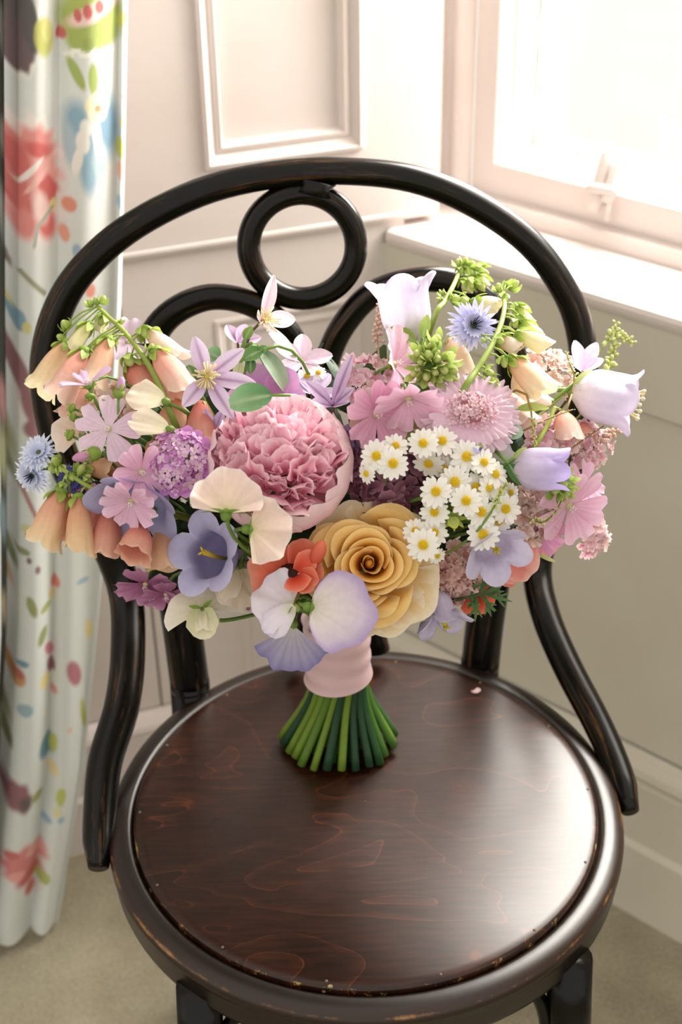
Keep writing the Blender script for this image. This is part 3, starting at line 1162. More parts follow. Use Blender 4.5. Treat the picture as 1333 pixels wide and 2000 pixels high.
def stem_to_neck(t, start, heading, rad=0.0014, col=SG2):
    """a stem from the flower's base back to the binding point, as a part of the flower"""
    M = mat_of(t)
    Mi = np.linalg.inv(M)
    a = np.clip(rng.normal(0, 0.008, 3), -.013, .013) * np.array([1, 1, 0.3])
    end = NECK1 + a + Z3 * -0.01
    d = np.linalg.norm(end - start)
    p = [start, start + nrm(heading) * d * 0.22, end + Z3 * 0.055 + (start - end) * 0.18, end]
    s = np.linspace(0, 1, 14)[:, None]
    P = (1 - s) ** 3 * p[0] + 3 * (1 - s) ** 2 * s * p[1] + 3 * (1 - s) * s ** 2 * p[2] + s ** 3 * p[3]
    mb = MB().tube(apply(Mi, P), np.linspace(rad, rad * 1.3, 14), np.stack([lin(col)] * 14), 6)
    return part('stem', mb, STEM, t)


def sepals(parent, n, L, W, M, rise=0.9, curl=-0.6, stops=((0, '#7c9a3c'), (1, '#a9bf5a')), name='sepal', start=0.0, shape='lance'):
    for k in range(n):
        mb = mpetal(M @ rotz(start + 2 * PI * k / n + rng.normal(0, .1)), L=L * rng.uniform(.85, 1.15), W=W, stops=stops, nu=6, nv=3, shape=shape, rise=rise, curl=curl, fold=-0.3, base=0.3, x0=W * 0.15)
        part(name, mb, LEAF, parent)


# ------------------------------------------------------------------ kinds of flower
def campanula(label, base, mouth, depth_tilt, mouth_w, stops, group='bellflowers', dz=0.0, open_=0.3, lobe=0.28, back=0.1, edge=None, calyx=True, pistil=None, sep=(0.022, 0.010), ribs=0.05, narrow=0.72, spin=0.3, pist_len=0.8, stamens=False):
    """bell from base pixel to mouth pixel; depth_tilt is the axis component towards the viewer relative to its length in the picture"""
    k = m_per_px(*base, dz)
    dx, dy = (mouth[0] - base[0]) * k, -(mouth[1] - base[1]) * k
    ln = math.hypot(dx, dy)
    axis3 = RIGHT * dx + UP * dy - FWD * (depth_tilt * max(ln, 0.012))
    L = np.linalg.norm(axis3)
    b = pos(*base, dz)
    M = frame(b, axis3, UP if abs(dx) > abs(dy) else RIGHT) @ rotz(spin)
    t = thing('bellflower', label, 'flower', M, group)
    r = mouth_w * k / 2
    rr = r * narrow
    part('corolla', bell(L, [r * .16, rr * .75, rr * .97, rr, rr, rr * 1.02, r * .9, r * .95], stops, 5, lobe, open_, back, edge=edge, ribs=ribs), PETAL, t)
    if calyx:
        mb = ell(MB(), (0, 0, 0.0), (r * .24, r * .24, r * .2), lin('#8fab48'))
        cal = part('calyx', mb, LEAF, t)
        sepals(cal, 5, sep[0], sep[1], np.eye(4), rise=0.75, curl=0.55)
    if pistil:
        pl = L * pist_len
        mb = MB().tube([(0, 0, L * .1), (0, 0, pl * .6), (r * .08, 0, pl)], [.0012, .0015, .0019], lin(pistil), 6)
        for a in range(3):
            q = a * 2.094
            mb.tube([(r * .08, 0, pl), (r * .08 + .003 * math.cos(q), .003 * math.sin(q), pl + .0025)], [.0012, .0006], lin(pistil), 5)
        part('pistil', mb, STEM, t, label='yellow pistil')
    if stamens:
        mb = MB()
        for a in range(7):
            q = a * .9
            mb.tube([(0, 0, L * .6), (r * .5 * math.cos(q), r * .5 * math.sin(q), L * 1.08)], [.0006, .0009], lin('#e6dca0'), 5)
            ell(mb, (r * .5 * math.cos(q), r * .5 * math.sin(q), L * 1.09), .0016, lin('#e9dfb0'), 6, 4)
        part('stamen', mb, STEM, t)
    stem_to_neck(t, b, -axis3, .0017)
    return t


def mallow(label, c, r_px, face, stops, group='mallows', dz=0.0, rise=0.25, curl=-0.35, spin=None, notch=.2, wid=.84, n=5, eye='#cfd08a', vein=.2, missing=()):
    k = m_per_px(*c, dz)
    R = r_px * k
    p = pos(*c, dz)
    M = frame(p, cv(*face))
    t = thing('mallow_flower', label, 'flower', M, group)
    sp = rng.random() * 6 if spin is None else spin
    for i in range(n):
        if i in missing:
            continue
        mb = mpetal(rotz(sp + 2 * PI * i / n + rng.normal(0, .06)), L=R * rng.uniform(.95, 1.05), W=R * wid, stops=stops, nu=8, nv=11, base=.16, p1=1.1, rnd=.2, notch=notch,
                    rise=rise + rng.normal(0, .1), curl=curl, cup=.15, ruf=.05, rufn=2, vein=vein, x0=R * .05)
        part('petal', mb, PETAL, t)
    mb = MB()
    ell(mb, (0, 0, R * .02), (R * .1, R * .1, R * .05), lin(eye))
    mb.tube([(0, 0, 0), (0, 0, R * .18)], [R * .035, R * .03], lin('#efd9df'), 6)
    for i in range(9):
        a = i * 2.4
        ell(mb, (R * .06 * math.cos(a), R * .06 * math.sin(a), R * (.13 + .012 * i)), R * .028, lin('#f3e3e3'), 5, 4)
    part('stamen_column', mb, STEM, t)
    cal = part('calyx', ell(MB(), (0, 0, -R * .06), (R * .14, R * .14, R * .1), lin('#8aa548')), LEAF, t)
    sepals(cal, 5, R * .3, R * .18, trans(0, 0, -R * .05), rise=.1, curl=.2)
    stem_to_neck(t, p - M[:3, 2] * R * .1, -M[:3, 2], .0012)
    return t


def clematis(label, c, r_px, face, spin_list, group='clematis', dz=0.01, stops=((0, '#c9a9cf'), (.5, '#dcc8e4'), (1, '#e4d3ea')), stripe='#97689f', rise=0.12, curl=-0.1, wid=.42, stam=True, rises=None, lens=None):
    k = m_per_px(*c, dz)
    R = r_px * k
    p = pos(*c, dz)
    M = frame(p, cv(*face))
    t = thing('clematis_flower', label, 'flower', M, group)
    for i, a in enumerate(spin_list):
        ri = rise if rises is None else rises[i]
        ln = R if lens is None else R * lens[i]
        mb = mpetal(rotz(math.radians(a)), L=ln, W=R * wid, stops=stops, nu=11, nv=7, shape='lance', base=.35, peak=.52, pw=.75, rise=ri, curl=curl, cup=.22, ruf=.012, rufn=2, stripe=stripe, sw=.2, x0=R * .03, twist=rng.normal(0, .12))
        part('petal', mb, PETAL, t)
    if stam:
        mb = MB()
        ell(mb, (0, 0, R * .08), (R * .075, R * .075, R * .07), lin('#c9b455'))
        for i in range(24):
            a = i * 2.399
            q = .12 + .2 * rng.random()
            e = np.array([R * q * 1.1 * math.cos(a), R * q * 1.1 * math.sin(a), R * (.16 + .1 * rng.random())])
            mb.tube([(0, 0, R * .05), e * .5 + np.array([0, 0, R * .06]), e], [.0004, .0005, .0008], lin('#ecd9a4'), 4)
        part('stamen', mb, STEM, t, label='pale yellow stamens')
    stem_to_neck(t, p - M[:3, 2] * R * .03, -M[:3, 2], .001, '#6b5a44')
    return t


def daisy_meshes():
    out = []
    for v in range(3):
        mb = MB()
        out.append(mpetal(L=1, W=.44, stops=((0, '#f3efd8'), (.3, '#fbf8f0'), (1, '#fdfbf6')), nu=5, nv=4, base=.5, p1=.5, rnd=.32, notch=.06, rise=.16 - .1 * v, curl=-.25, cup=.1, x0=.3).mesh('petal'))
    mb = MB()
    for i in range(46):                                         # disc of tiny florets
        a, q = i * 2.399, math.sqrt((i + .5) / 46) * .36
        ell(mb, (q * math.cos(a), q * math.sin(a), .10 + .12 * (1 - (q / .36) ** 2)), .055, lin('#f8d424') * (0.88 + .25 * rng.random() + .2 * q), 5, 4)
    ell(mb, (0, 0, .05), (.36, .36, .12), lin('#e9c222'), 12, 6)
    eye = mb.mesh('disc')
    mb = ell(MB(), (0, 0, -.04), (.3, .3, .1), lin('#86994a'), 10, 5)
    return out, eye, mb.mesh('calyx')


DAISY = daisy_meshes()


def daisy(label, c, r_px, face=(0, 0, 1), dz=.012, group='feverfew daisies', npet=15, stem=True):
    k = m_per_px(*c, dz)
    s = r_px * k / 1.27
    p = pos(*c, dz)
    M = frame(p, cv(*face)) @ rotz(rng.random() * 6)
    t = thing('feverfew_daisy', label, 'flower', M, group)
    for i in range(npet):
        link('petal', DAISY[0][rng.integers(3)], PETAL, t, rotz(2 * PI * i / npet + rng.normal(0, .05)) @ scl(s * rng.uniform(.94, 1.06)))
    link('disc', DAISY[1], STEM, t, scl(s))
    link('calyx', DAISY[2], LEAF, t, scl(s))
    stem_to_neck(t, p - M[:3, 2] * s * .1, -M[:3, 2], .0009, '#6f8a3c')
    return t


def foxbell_mb(L, W, stops, edge=None, lobe=.16, flare=.22):
    r = W / 2
    return bell(L, [r * .3, r * .56, r * .74, r * .83, r * .88, r * .9, r * .94], stops, 5, lobe, flare, .05, nh=16, nphi=40, ribs=.02, skew=.14, edge=edge, wob=.07)


PEACH = ((0, '#e9a48c'), (.45, '#edb598'), (.85, '#f4d6ac'), (1, '#f7e6c4'))
PEACHPINK = ((0, '#eda594'), (.5, '#f2b9a8'), (.9, '#f6d6c4'), (1, '#f9e6d6'))
CREAMPINK = ((0, '#f4d4be'), (.5, '#f8dfd0'), (1, '#faeee2'))
YELLOWISH = ((0, '#cfcf7c'), (.3, '#ece6a6'), (1, '#f7f0c8'))
SALMON = ((0, '#d97a6e'), (.5, '#e39484'), (.9, '#efb9a0'), (1, '#f4d2b8'))
BUDC = np.array([lin('#95b046'), lin('#d2db8a')])


class Foxglove:
    """a flowering spike: stem with bells and buds hanging from it"""
    def __init__(self, label, path, group='foxglove spikes', dz=.02, r0=.0012, r1=.0026):
        self.dz = dz
        self.P = spline([pos(x, y, dz + (q[0] if q else 0)) for x, y, *q in path], 40)
        self.t = thing('foxglove_spike', label, 'flower', trans(*self.P[-1]), group)
        self.Mi = np.linalg.inv(mat_of(self.t))
        part('stem', MB().tube(apply(self.Mi, self.P), np.linspace(r0, r1, 40), np.linspace(lin('#a3b452'), lin('#7f9442'), 40), 8), STEM, self.t)
        stem_to_neck(self.t, self.P[-1], self.P[-1] - self.P[-4], .0026, '#7f9442')

    def near(self, p):
        return self.P[np.argmin(np.linalg.norm(self.P - p, axis=1))]

    def stalk(self, parent, p, n='pedicel'):
        q = self.near(p)
        mid = (p + q) / 2 + Z3 * .002
        part(n, MB().tube(apply(self.Mi, np.array([q, mid, p])), .0007, lin('#a3b65a'), 5), STEM, parent)

    def bell(self, base, mouth, w, stops=PEACH, tilt=.3, dz=None, edge=None, cal=1.0, lobe=.16, flare=.22, ped=True):
        dz = self.dz if dz is None else dz
        k = m_per_px(*base, dz)
        b = pos(*base, dz)
        ax = (RIGHT * (mouth[0] - base[0]) - UP * (mouth[1] - base[1])) * k
        ln = np.linalg.norm(ax)
        ax = ax - FWD * tilt * max(ln, .015)
        L = np.linalg.norm(ax)
        M = self.Mi @ frame(b, ax, RIGHT) @ rotz(rng.normal(0, .2) + .8)
        o = part('bell', foxbell_mb(L, w * k, stops, edge, lobe, flare).xf(M), PETAL, self.t)
        if cal:
            r = w * k * .22 * cal
            c = ell(MB(), (0, 0, .0), (r, r, r * .8), lin('#8fab45'))
            co = part('calyx', c.xf(M), LEAF, o)
            for i in range(5):
                mb = mpetal(M @ rotz(i * 1.257 + .3), L=max(.0105, w * k * .42) * cal * rng.uniform(.85, 1.15), W=max(.006, w * k * .27) * cal, stops=((0, '#86a53e'), (1, '#b5c964')), nu=6, nv=3, shape='lance', base=.5, rise=.7, curl=.55, fold=-.3, x0=w * k * .14)
                co2 = mb
                part('sepal', co2, LEAF, o)
        if ped:
            self.stalk(o, b)
        return o

    def bud(self, px, py, r=7, ln=10, ang=0, dz=None, cols=BUDC, sep=True, ped=True):
        dz = self.dz if dz is None else dz
        k = m_per_px(px, py, dz)
        p = pos(px, py, dz)
        a = math.radians(ang)
        ax = cv(math.sin(a), math.cos(a), .35)
        M = self.Mi @ frame(p, ax)
        o = part('bud', ell(MB(), (0, 0, 0), (r * k * .72, r * k * .72, ln * k * .9), cols, 10, 8).xf(M), LEAF, self.t)
        if sep:
            for i in range(4):
                mb = mpetal(M @ trans(0, 0, -ln * k * .75) @ rotz(i * 1.57 + rng.random()), L=ln * k * rng.uniform(1.5, 2.1), W=r * k * 1.35, stops=((0, '#8aab40'), (1, '#c3d47c')), nu=6, nv=3, shape='lance', base=.5, rise=.5, curl=1.0 + rng.normal(0, .3), fold=-.2, x0=r * k * .42)
                part('sepal', mb, LEAF, o)
        if ped:
            self.stalk(o, p)
        return o


def sweetpea(label, base, tip, width_px, stops, normal=(0, 0.2, 1), group='sweet peas', dz=.015, ruf=.07, rufn=3, edge=None, calyx_col='#7d9a45', keel=None, wings=None, spread=78, side=.8, shape='polar', rnd=.32, notch=.1, curl=-.2, cup=.12, vein=.06, nu=11, nv=17, p1=.55, sepal_n=5, cal_r=1.0, rise=.1):
    """standard petal fanning out from base pixel to tip pixel; optional wings and keel are (angle, length ratio, width ratio, rise, stops)"""
    k = m_per_px(*base, dz)
    L = math.hypot(tip[0] - base[0], tip[1] - base[1]) * k
    xdir = RIGHT * (tip[0] - base[0]) - UP * (tip[1] - base[1])
    b = pos(*base, dz)
    n = cv(*normal)
    M = frame(b, n, xdir)
    t = thing('sweet_pea', label, 'flower', M, group)
    part('standard', mpetal(L=L, W=width_px * k, stops=stops, nu=nu, nv=nv + 8, shape=shape, spread=spread, side=side, base=.16, p1=p1, rnd=rnd, notch=notch, rise=rise, curl=curl, cup=cup, ruf=ruf, rufn=rufn, edge=edge, vein=vein), PETAL, t)
    for (a, lr, wr_, ri, st, *z) in (wings or []):
        part('wing', mpetal(rotz(math.radians(a)) @ trans(0, 0, z[0] if z else .002), L=L * lr, W=width_px * k * wr_, stops=st, nu=8, nv=11, base=.2, p1=.6, rnd=.35, notch=.05, rise=ri, curl=-.6, cup=.3, ruf=.06, rufn=2, edge=edge), PETAL, t)
    if keel:
        a, lr, wr_, ri, st = keel
        part('keel', mpetal(rotz(math.radians(a)), L=L * lr, W=width_px * k * wr_, stops=st, nu=8, nv=7, base=.3, p1=.5, rnd=.4, rise=ri, curl=-.9, cup=.9), PETAL, t)
    r = .0029 * cal_r
    cal = part('calyx', ell(MB(), (-.001, 0, 0), (r * 1.2, r, r), lin(calyx_col)), LEAF, t)
    for i in range(sepal_n):
        a = 2 * PI * i / sepal_n
        mb = mpetal(roty(PI / 2) @ rotz(a), L=.012 * cal_r, W=.0046 * cal_r, stops=((0, '#6f9440'), (1, '#9dbb5c')), nu=5, nv=3, shape='lance', base=.6, rise=.3, curl=-.5, x0=.0015)
        part('sepal', mb, LEAF, t)
    stem_to_neck(t, b, -xdir / np.linalg.norm(xdir) * .6 + FWD * .6, .0013)
    return t


def leaf(label, base, tip, w_px, stops=((0, '#4f7a46'), (1, '#7fa070')), normal=(0, .3, 1), dz=.01, curl=-.4, cup=.2, peak=.45, pw=.8, name='leaf', cat='leaf', group='leaves in the bouquet', fold=.1, rise=.1, vein=.1):
    k = m_per_px(*base, dz)
    L = math.hypot(tip[0] - base[0], tip[1] - base[1]) * k
    xdir = RIGHT * (tip[0] - base[0]) - UP * (tip[1] - base[1])
    b = pos(*base, dz)
    M = frame(b, cv(*normal), xdir)
    t = thing(name, label, cat, M, group)
    part('blade', mpetal(L=L, W=w_px * k, stops=stops, nu=12, nv=9, shape='lance', base=.1, peak=peak, pw=pw, rise=rise, curl=curl, cup=cup, fold=fold, ruf=.012, rufn=3, stripe='#a9bf92', sw=.07, vein=vein), LEAF, t)
    stem_to_neck(t, b, -xdir / np.linalg.norm(xdir) + FWD * .4, .0012)
    return t


def floret_mesh(n, stops, name='floret', L=1.0, W=.8, rise=.3, curl=-.3, ruf=.06, notch=.1, nu=5, nv=5, eye=None, base=.3, mesh=True):
    mb = MB()
    for i in range(n):
        mb.merge(mpetal(rotz(2 * PI * i / n + rng.normal(0, .1)), L=L * rng.uniform(.9, 1.1), W=W, stops=stops, nu=nu, nv=nv, base=base, p1=.7, rnd=.35, notch=notch, rise=rise + rng.normal(0, .12), curl=curl, cup=.1, ruf=ruf, rufn=2))
    if eye:
        ell(mb, (0, 0, .08), .12, lin(eye), 6, 4)
    return mb.mesh(name) if mesh else mb


def cluster(name, label, cat, c, rx_px, ry_px, meshes, n, size_px, face=None, group=None, dz=0.0, depth=.6, part_name='floret', mat=None, arrange='dome', stem_col=SG2, seed=1, size_var=.2, tilt=.35, core=None):
    """a head of many florets on a dome of rx by ry pixels"""
    g = np.random.default_rng(seed)
    k = m_per_px(*c, dz)
    p = pos(*c, dz)
    n3 = dome_n(*c) if face is None else cv(*face)
    M = frame(p, n3)
    t = thing(name, label, cat, M, group)
    RX, RY = rx_px * k, ry_px * k
    for i in range(n):
        q = math.sqrt((i + .5) / n)
        a = i * 2.39996
        x, y = q * math.cos(a), q * math.sin(a)
        zz = math.sqrt(max(0, 1 - (q * .92) ** 2)) * depth * min(RX, RY)
        loc = np.array([x * RX, y * RY, zz]) + g.normal(0, size_px * k * .12, 3)
        nn = nrm(np.array([x * .9, y * .9, .55 + .4 * (1 - q)]) + g.normal(0, tilt * .5, 3))
        Ml = frame(loc, nn, np.array([1.0, 0, 0])) @ rotz(g.random() * 6.28) @ scl(size_px * k * (1 + size_var * g.normal()))
        link(part_name, meshes[g.integers(len(meshes))], mat or PETAL, t, Ml)
    if core:
        part('receptacle', ell(MB(), (0, 0, 0), (RX * .7, RY * .7, depth * min(RX, RY) * .8), lin(core), 12, 8), LEAF, t)
    stem_to_neck(t, p - n3 * .004, -n3, .0016, stem_col)
    return t


def sprig(label, path, n, size_px, mesh, mat, group=None, dz=.012, name='sprig', stem_col='#8a7a4a', cat='sprig', part_name='bud', rad=.0007, jitter=1.0, seed=3, taper=.5):
    """a thin stem set with tiny buds"""
    g = np.random.default_rng(seed)
    P = spline([pos(x, y, dz) for x, y in path], 30)
    t = thing(name, label, cat, trans(*P[-1]), group)
    Mi = np.linalg.inv(mat_of(t))
    part('twig', MB().tube(apply(Mi, P), np.linspace(rad * .6, rad, 30), lin(stem_col), 6), STEM, t)
    k = m_per_px(*path[0], dz)
    for i in range(n):
        f = (i + .3) / n
        q = P[int(f * 22)]
        a = i * 2.4
        d = cv(math.cos(a), math.sin(a), .3 + .4 * g.random())
        s = size_px * k * (1 - taper * (1 - f)) * g.uniform(.8, 1.2)
        Ml = Mi @ frame(q + d * s * .9 * jitter, d) @ scl(s)
        link(part_name, mesh, mat, t, Ml)
    stem_to_neck(t, P[-1], P[-1] - P[-5], rad * 1.2, stem_col)
    return t


def rev_petal(phi0, dphi, Rf, Zf, stops, nu=10, nv=15, rnd=.3, spiral=0.0, ruf=0.0, rufn=2.5, edge=None, notch=0.0, curlr=0.0, bump=0.0):
    """petal wrapped round the flower axis: radius Rf(u), height Zf(u)"""
    u = np.linspace(0, 1, nu)
    v = np.linspace(-1, 1, nv)
    U, V = np.meshgrid(u, v, indexing='ij')
    Sx = U * (1 - rnd * np.abs(V) ** 2.4 * U - notch * np.exp(-(V / .22) ** 2) * U ** 4)
    R, Zz = Rf(Sx), Zf(Sx)
    wid = dphi * (.35 + .65 * np.sin(U * PI / 2) ** .8)
    ph = phi0 + V * wid
    R = R * (1 + spiral * V)
    e = np.maximum(np.abs(V) ** 2 * U, U ** 4)
    p = rng.random() * 6.28
    if ruf:
        R = R + ruf * e * np.sin(rufn * PI * V + p)
        Zz = Zz + ruf * .6 * e * np.sin(rufn * 1.7 * PI * V + p * 2)
    C = grad(stops, U)
    if edge is not None:
        q = (np.maximum(np.abs(V) ** 6, U ** 9))[..., None]
        C = C * (1 - q) + lin(edge) * q
    return MB().grid(np.stack([R * np.cos(ph), R * np.sin(ph), Zz], -1), np.clip(C, 0, 1))

# ------------------------------------------------------------------ the bouquet: bound handle
hd = thing('bouquet_handle', 'bundle of cut green stems bound with pink satin ribbon standing on the seat', 'bouquet handle', trans(*STEMB))
mb = MB()
nz_, na = 16, 64
P = np.zeros((nz_, na, 3))
for i in range(nz_):
    f = i / (nz_ - 1)
    for j in range(na):
        a = j / na * 2 * PI
        r = .0262 - .0012 * math.sin(PI * f) + .0005 * math.sin(6 * f + a * 2) + .0006 * math.sin(22 * f + a) + (.0012 if f < .04 else 0) + (.0018 * f * f)
        P[i, j] = (r * math.cos(a) * 1.0, r * math.sin(a) * .92, .076 + .058 * f + .0022 * math.sin(a + 1.0) * (1 - f))
mb.grid(P, lin('#dab9bc'), close=True)
part('ribbon', mb, SATIN, hd, label='pale pink satin ribbon')
greens = ['#2e5a2c', '#3d6e33', '#54832f', '#7f9e36', '#9db03f', '#2c4f33', '#3a6a48', '#678c34']
k = 0
for ring_, cnt in ((.3, 7), (.62, 13), (.95, 25)):
    for i in range(cnt):
        a = 2 * PI * (i + .3 * rng.random()) / cnt + ring_
        sx, sy = .048 * ring_ * math.cos(a), .036 * ring_ * math.sin(a)
        tw = a + .55
        tx, ty = .0205 * ring_ * math.cos(tw), .0188 * ring_ * math.sin(tw)
        end = np.array([sx + rng.normal(0, .0015), sy, .0046 + .004 * abs(rng.normal())])
        topp = np.array([tx, ty, .092])
        mid = (end * .45 + topp * .55) * np.array([.8, .8, 1])
        c = lin(greens[rng.integers(len(greens))]) * .8
        r = rng.uniform(.0028, .0040)
        mbs = MB().tube(spline([topp, mid, end], 10), np.linspace(r * .85, r, 10), np.linspace(c * .8, c, 10), 9)
        part('cut_stem', mbs, STEM, hd)

# dark foliage inside the bouquet, between the flowers
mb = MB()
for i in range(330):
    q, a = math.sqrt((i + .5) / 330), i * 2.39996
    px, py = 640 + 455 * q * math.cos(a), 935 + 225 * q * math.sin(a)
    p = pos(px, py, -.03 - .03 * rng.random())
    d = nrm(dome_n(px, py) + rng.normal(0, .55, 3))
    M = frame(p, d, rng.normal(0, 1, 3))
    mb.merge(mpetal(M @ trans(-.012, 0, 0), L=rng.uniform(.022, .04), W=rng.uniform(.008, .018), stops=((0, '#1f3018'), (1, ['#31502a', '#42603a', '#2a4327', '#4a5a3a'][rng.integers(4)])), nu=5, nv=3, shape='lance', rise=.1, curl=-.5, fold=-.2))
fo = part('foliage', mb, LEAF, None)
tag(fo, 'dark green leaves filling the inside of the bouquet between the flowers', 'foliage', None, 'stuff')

# ------------------------------------------------------------------ peony
p = pos(550, 908, .005)
M = frame(p, cv(-.1, .2, .97))
t = thing('peony', 'large ball-shaped pink peony with crowded ruffled petals in the centre', 'flower', M)
R = 139 * m_per_px(550, 908, .005)
GS = ((0, '#f6aec2'), (.5, '#fdc6d5'), (1, '#ffdfe7'))
for i in range(9):
    a = i * 2 * PI / 9 + .25
    hh = rng.uniform(.36, .52) - .1 * math.sin(a + .8)
    mbp = rev_petal(a, rng.uniform(.48, .62), lambda s: R * (.25 + .77 * np.sin(np.clip(s, 0, 1) * 2.3) ** .85), lambda s, hh=hh: R * (-.62 + (.62 + hh) * s ** 1.1), GS, rnd=.22, ruf=.0012, rufn=3, edge='#ffe8ec', notch=.05)
    part('petal', mbp, PETAL, t)
IN = [((0, '#f383a8'), (.5, '#fbb4cb'), (1, '#ffdee8')), ((0, '#ee6f98'), (.5, '#fbb9cd'), (1, '#ffe6ee')), ((0, '#f48fae'), (.6, '#fdc6d6'), (1, '#ffe4ec'))]
NP = 175
for i in range(NP):
    q = (i + .5) / NP
    th = math.radians(3 + 70 * q ** .55)
    ph = i * 2.39996 + rng.normal(0, .1)
    d = np.array([math.sin(th) * math.cos(ph), math.sin(th) * math.sin(ph), math.cos(th)])
    th_hat = np.array([math.cos(th) * math.cos(ph), math.cos(th) * math.sin(ph), -math.sin(th)])
    ln = R * rng.uniform(.36, .5)
    upt = np.array([rng.normal(.0, .55), 1.0, 0]) - d * d[1]
    Mi = frame(d * R * (.60 + .06 * rng.random()) - nrm(upt) * ln * .35, d * .8 - upt * .55 + rng.normal(0, .28, 3), upt + d * .45)
    part('petal', mpetal(Mi, L=ln, W=R * rng.uniform(.30, .52), stops=IN[rng.integers(3)], nu=7, nv=9, base=.35, p1=.7, rnd=.28, notch=rng.uniform(0, .16), rise=.1, curl=rng.uniform(-.2, .9), cup=.3, ruf=.06, rufn=rng.uniform(1.5, 3), vein=.06), PETAL, t)
stem_to_neck(t, p - M[:3, 2] * R * .55, -M[:3, 2], .0028)

# ------------------------------------------------------------------ apricot rose
p = pos(722, 1102, .022)
M = frame(p, cv(.0, .08, 1))
t = thing('rose', 'open apricot yellow rose below the pink peony', 'flower', M)
R = 122 * m_per_px(722, 1102, .022)
NR_ = 22
for i in range(NR_):
    f = i / (NR_ - 1)
    a = i * 2.22 + .4
    Rt = R * (.075 + .87 * f ** .95)
    Zt = R * (.52 - .50 * f ** 1.35)
    lip = .02 + .12 * f
    cb = np.array(lin('#d9993f')) if f < .4 else None
    if f < .35:
        st = ((0, '#c0741c'), (.6, '#e59f32'), (1, '#f0bb5a'))
    elif f < .75:
        st = ((0, '#d58c30'), (.6, '#ebad48'), (1, '#f3c672'))
    else:
        st = ((0, '#de9a38'), (.6, '#edb552'), (1, '#f4ca7c'))

    def Rf(s, Rt=Rt, lip=lip, f=f):
        return Rt * (.35 + .65 * s ** .7) * (1 - .0 * s) + R * lip * smooth(.7, 1, s) * (1 if f > .1 else 0)

    def Zf(s, Zt=Zt, lip=lip, f=f):
        return -R * .42 + (Zt + R * .42) * (1 - (1 - s) ** 1.5) - R * lip * .9 * smooth(.78, 1, s)
    part('petal', rev_petal(a, 1.9 - .95 * min(1, f * 1.4), Rf, Zf, st, nu=12, nv=19, rnd=.14 + .2 * f, spiral=.16 * (1 - f) + .06, ruf=.0006 + .0012 * f, rufn=1.5, edge='#f6d796'), PETAL, t)
part('bud', ell(MB(), (0, 0, R * .12), (R * .085, R * .085, R * .36), np.array([lin('#b5701c'), lin('#dd9d3a')]), 12, 8), PETAL, t)
for (a, l) in ((-35, 1.18), (-65, 1.12), (-98, 1.08), (0, 1.02), (42, 1.03), (80, .98), (122, 1.0), (165, .96), (205, .97), (240, 1.0)):      # wide outer petals, paler
    a = math.radians(a)
    part('petal', rev_petal(a, .62, lambda s, l=l: R * (.2 + .9 * l * s), lambda s: R * (-.42 + .25 * s - .12 * s * s), ((0, '#e2ad58'), (.7, '#efcb88'), (1, '#f6e2ba')), rnd=.2, ruf=.0014, rufn=2, edge='#f7ebd2'), PETAL, t)
stem_to_neck(t, p - M[:3, 2] * R * .4, -M[:3, 2], .0024)

# ------------------------------------------------------------------ bellflowers
LIL = ((0, '#efe8f5'), (.5, '#e6def4'), (1, '#dcd2f1'))
LILD = ((0, '#aea5cb'), (.5, '#aeaad2'), (1, '#c2c0e2'))
LILM = ((0, '#dcd4ea'), (.6, '#d3c9e7'), (1, '#d6cfed'))
campanula('pale lilac bellflower standing upright at top right of the bouquet', (802, 668), (782, 548), .05, 112, LIL, dz=-.005, open_=.34, lobe=.36, back=.16, sep=(.024, .011), spin=.9, narrow=.86)
campanula('pale lilac bellflower pointing sideways at far right edge of the bouquet', (1118, 762), (1238, 790), .12, 112, LIL, dz=.0, open_=.26, lobe=.30, back=.14, sep=(.018, .010), stamens=True, spin=.3, narrow=.9)
campanula('lilac bellflower half closed, pointing right above the pink mallow', (1000, 915), (1098, 916), .12, 84, ((0, '#e0d2e6'), (.6, '#cfc0e6'), (1, '#b9a8e2')), dz=.03, open_=.06, lobe=.3, back=0, spin=.5, narrow=.98)
campanula('open pale lilac bellflower facing down right under the daisies', (945, 1040), (968, 1085), 1.1, 104, LILM, dz=.012, open_=.42, lobe=.42, back=.1, calyx=False, pistil='#c9b23a', spin=1.0, narrow=.74)
campanula('dusky violet bellflower open to the front with yellow pistil, lower left', (446, 1092), (402, 1080), 1.5, 112, ((0, '#7a729c'), (.6, '#9d97c2'), (.85, '#b4b0d6'), (1, '#c6c4e6')), dz=.004, open_=.6, lobe=.3, back=.16, pistil='#c9aa36', calyx=False, spin=.2, narrow=.8, pist_len=.95)
campanula('blue lilac bellflower behind pink mallows on the left', (285, 940), (266, 996), .8, 150, ((0, '#b9bbe0'), (.6, '#b2b2dc'), (1, '#b8b8e2')), dz=-.002, open_=.36, lobe=.4, back=.1, calyx=False, spin=.6, narrow=.8)
campanula('pale lilac bellflower hanging below right of the apricot rose', (845, 1150), (866, 1222), .35, 82, LILM, dz=-.002, open_=.5, lobe=.5, back=.18, pistil='#c7b43c', calyx=False, spin=.2, narrow=.7, pist_len=1.0)
campanula('small violet bellflower bud end above the daisies on right', (945, 868), (925, 885), .4, 30, ((0, '#8a84c8'), (1, '#a9a2dc')), dz=.03, open_=.3, lobe=.5, back=0, sep=(.008, .004), spin=.2)

